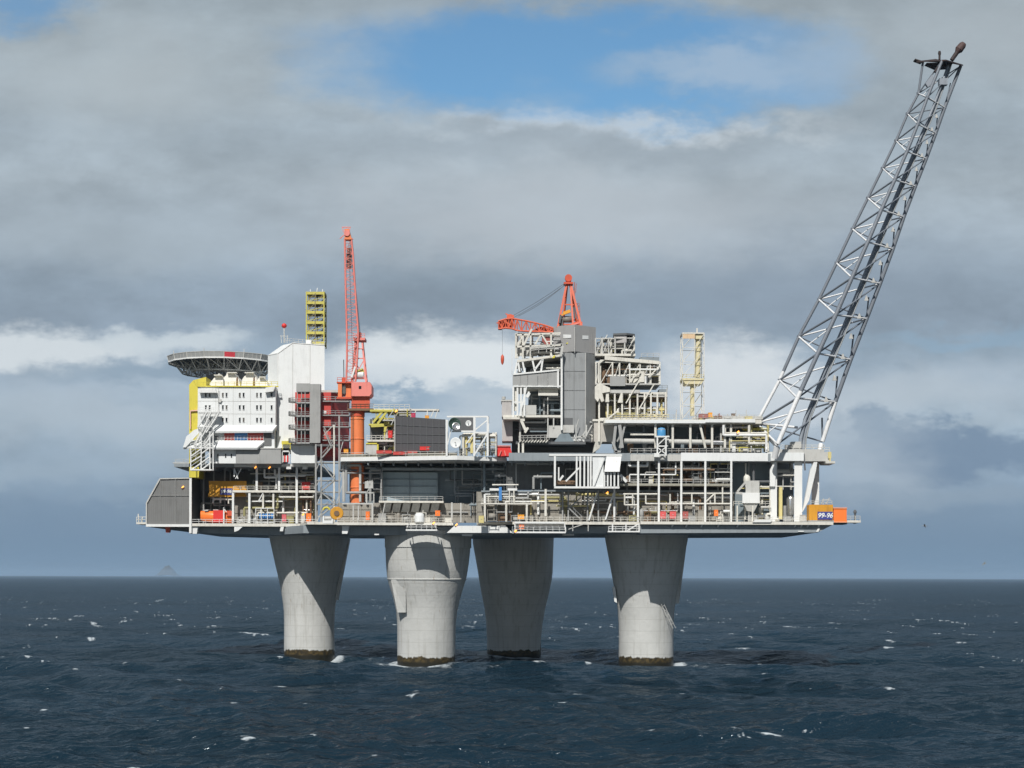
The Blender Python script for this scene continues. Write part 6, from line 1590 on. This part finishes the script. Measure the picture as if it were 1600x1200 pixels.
# feet
part(MB().tube(Lc[0], P(1214, 698, 418), .5, n=9).tube(Lc[0], P(1246, 668, 421), .33, n=8).tube(Lc[0], P(1170, 690, 424), .4, n=8).tube(P(1214, 698, 416), P(1210, 716, 417), .8, n=9).tube(Lc[0], P(1186, 700, 428), .35, n=8).tube(P(1283, 694, 429), P(1277, 724, 427), .7, n=9), 'foot', BOOMW, t)
part(MB().pbox(1216, 1288, 702, 706, 420, 8).pbox(1237, 1252, 690, 702, 421, 3).pbox(1228, 1236, 695, 702, 422, 2), 'base_platform', LGREY, t)
part(MB().prail((1220, 1288), (702, 702), (420.2,) * 2, 1.1, 1.5, .05), 'base_railing', OFFW, t)
# pipe bundle up the middle
pp = [(1253, 706), (1254, 686), (1261, 655), (1288, 588), (1320, 512), (1349, 440), (1380, 361), (1409, 289), (1437, 222), (1460, 168), (1478, 118), (1484, 100)]
for q, (ox, od, r_, m_) in enumerate(((-3.2, 0, .50, PIPED), (2.0, .8, .54, PIPED), (-.5, 1.6, .42, STEELB), (5.6, .3, .20, paint('pale_thin_pipe', (.30, .32, .33), .4, .3)))):
    mb = MB(); pts = [P(x + ox * lerp(1, .55, i / 11), y, lerp(421.5, 422.5, i / 11) + od) for i, (x, y) in enumerate(pp)]
    for i, (a, b) in enumerate(zip(pts, pts[1:])): mb.tube(a, b, r_ * lerp(1, .6, i / 11), r_ * lerp(1, .6, (i + 1) / 11), 10)
    part(mb, 'flare_pipe', m_, t)
for i in range(1, n - 2):
    for k in (.0, .5):
        mb = MB()
        c = Mc[i].lerp(Mc[i + 1], k).lerp(Rc[i].lerp(Rc[i + 1], k), .50)
        c2 = Mc[i].lerp(Mc[i + 1], k).lerp(Rc[i].lerp(Rc[i + 1], k), .74)
        s = lerp(.72, .36, i / n)
        mb.slab([c2 + Vector((-.9 * s, -1, -.55 * s)), c2 + Vector((.8 * s, -1, -.55 * s)), c2 + Vector((.15 * s, -1, 1.5 * s)), c2 + Vector((-.25 * s, -1, 1.5 * s))], (0, .25, 0))
        part(mb, 'pipe_bracket', LGREY, t)
# head
tp = P(1468, 95, 422)
part(MB().slab([P(1432, 95.5, 424), P(1478, 93, 419), P(1505, 101, 424), P(1462, 92, 430)], (0, 0, -.35)).slab([P(1430, 91.5, 424), P(1441, 95, 423.8), P(1441, 97, 423.8), P(1430, 93, 424)], (0, 2, 0)), 'head_platform', BURN, t)
part(MB().slab([P(1448, 98, 422), P(1490, 98, 422), P(1482, 104, 422.5), P(1464, 105, 422.5)], (0, 2.5, 0)).bar(P(1470, 100, 421), P(1461, 113, 421), .8), 'head_girder', BURN, t)
part(MB().tube(P(1487, 94, 423), P(1496, 81, 423), .55, .6, 10), 'flare_stack', BURN, t)
part(MB().tube(P(1495.5, 81.5, 423), P(1498, 78, 423), .65, 1.0, 12).tube(P(1498, 78, 423), P(1504, 70.5, 423), 1.05, .95, 12).tube(P(1504, 70.5, 423), P(1506, 68, 423), .95, .7, 12), 'flare_tip', paint('heat_brown_tip', (.075, .045, .042), .7, .4, .3), t)
part(MB().tube(P(1468, 93, 422), P(1468, 85, 422), .28).lathe(P(1468, 86, 422), [(.3, 0), (.4, .4), (.3, 1.0)], 10), 'pilot_vent', BURN, t)
part(MB().slab([P(1446, 130, 421), P(1457, 116, 421), P(1461, 125, 421), P(1450, 136, 421)], (0, 1, 0)).pbox(1468, 1481, 122, 132, 421.5, 1.5), 'head_equipment', PIPED, t)

# ------------------------------------------------------------------ sodium deck lamps
LAMPS = [(399, 730.5, 454.5, 'under the white edge strip over the ochre board'), (421, 730.8, 454.5, 'under the deck edge above the end of the ochre board'), (285.5, 761, 457.0, 'on the dark patch of the grey wind wall'),
         (473.5, 804, 456.0, 'on the post next to the pink red hose locker'), (619, 642.5, 425.8, 'at the top of the charcoal wall corner post'), (677.5, 817.5, 417.4, 'on the rail of the slung radome balcony'),
         (713, 820, 421.3, 'at the tip of the white hull sponson'), (805.5, 830, 416.4, 'at the end of the long slung walkway'), (948.5, 770, 417.6, 'under the white slatted loading frame'), (1153, 675, 419.0, 'among the yellow pipes under the weather deck')]
for x, y, d, where in LAMPS:
    t = thing('deck_lamp', 'small glowing orange deck lamp ' + where, 'lamp', P(x, y, d), 'orange deck lamps')
    ax = Vector((.75, -.2, .62)); c = P(x, y, d)
    ho = part(MB().lathe(c - ax * .5, [(.08, 0), (.2, .06), (.2, .2)], 8, ax), 'housing', GREY, t)
    part(MB().lathe(c, [(.15, -.3), (.18, .3), (.08, .4)], 8, ax), 'lens', LAMPG, ho)

# ------------------------------------------------------------------ two gulls over the water
def gull(label, x, y, d, span, bank, head):
    c = P(x, y, d)
    n = 7
    secs = [(-.34, .015, 0), (-.26, .05, 0), (-.12, .075, 0), (.04, .085, .0), (.16, .07, .01), (.24, .05, .02), (.31, .045, .03), (.40, .008, .02)]
    vs, fs = [], []
    for yy, r, z in secs:
        vs += [Vector((r * math.cos(2 * math.pi * k / 8), yy, z + r * .85 * math.sin(2 * math.pi * k / 8))) for k in range(8)]
    for j in range(7):
        fs += [(j * 8 + k, j * 8 + (k + 1) % 8, (j + 1) * 8 + (k + 1) % 8, (j + 1) * 8 + k) for k in range(8)]
    fs += [tuple(range(8)), tuple(range(56, 64))]
    for sx in (-1, 1):
        line = [(.05, .12, -.10, .02), (.22, .17, -.06, .14), (.40, .12, -.04, .13), (.66, .02, -.02, .04), (.78, -.10, -.09, .0)]
        o = len(vs)
        for xx, le, te, z in line:
            vs += [Vector((sx * xx, le, z + .012)), Vector((sx * xx, te - .04, z + .004)), Vector((sx * xx, (le + te) / 2, z - .014))]
        for q in range(4):
            a = o + q * 3
            for k in range(3): fs.append((a + k, a + (k + 1) % 3, a + 3 + (k + 1) % 3, a + 3 + k))
        fs += [(o, o + 1, o + 2), (o + 12, o + 13, o + 14)]
    o = len(vs)
    vs += [Vector(p) for p in ((-.03, -.30, .01), (.03, -.30, .01), (.11, -.50, 0), (-.11, -.50, 0), (0, -.32, -.02), (0, -.5, -.015))]
    fs += [(o, o + 1, o + 2, o + 3), (o, o + 4, o + 5, o + 3), (o + 1, o + 4, o + 5, o + 2)]
    M = Matrix.Rotation(R(head), 3, 'Z') @ Matrix.Rotation(R(bank), 3, 'Y')
    k = span / 1.56
    t = thing('gull', label, 'bird', c, 'gulls over the sea')
    part(MB().add([c + M @ (p * k) for p in vs], fs, True), 'body', paint('gull_grey', (.30, .30, .29), .7, .4), t)
    b = c + M @ (Vector((0, .40, .02)) * k)
    part(MB().tube(b, b + M @ (Vector((0, .09, -.015)) * k), .016 * k, .004 * k, 6), 'beak', PIPEY, t)
gull('grey gull gliding in front of the low sky, the higher one', 1445, 822, 260, 1.5, 22, 70)
gull('grey gull flying just above the horizon line', 1538, 881, 280, 1.4, -35, 40)

# ------------------------------------------------------------------ haze
mb = MB(); zt = P(1500, 40, 424).z + 6
mb.box((-42000, -400, -4.5), (42000, 64500, zt))
hz = mb.build('haze', bpy.data.materials.new('haze_air'))
tag(hz, 'thin blue sea haze lying over the water', 'haze', kind='stuff')
hm = hz.data.materials[0]; hm.use_nodes = True; hm.node_tree.nodes.clear()
t = NT(hm.node_tree)
pv = t.n('ShaderNodeVolumePrincipled')
pv.inputs['Color'].default_value = (.58, .78, 1.0, 1)
pv.inputs['Density'].default_value = 2.6e-5
pv.inputs['Anisotropy'].default_value = .2
t.put(t.n('ShaderNodeOutputMaterial').inputs['Volume'], pv.outputs[0])
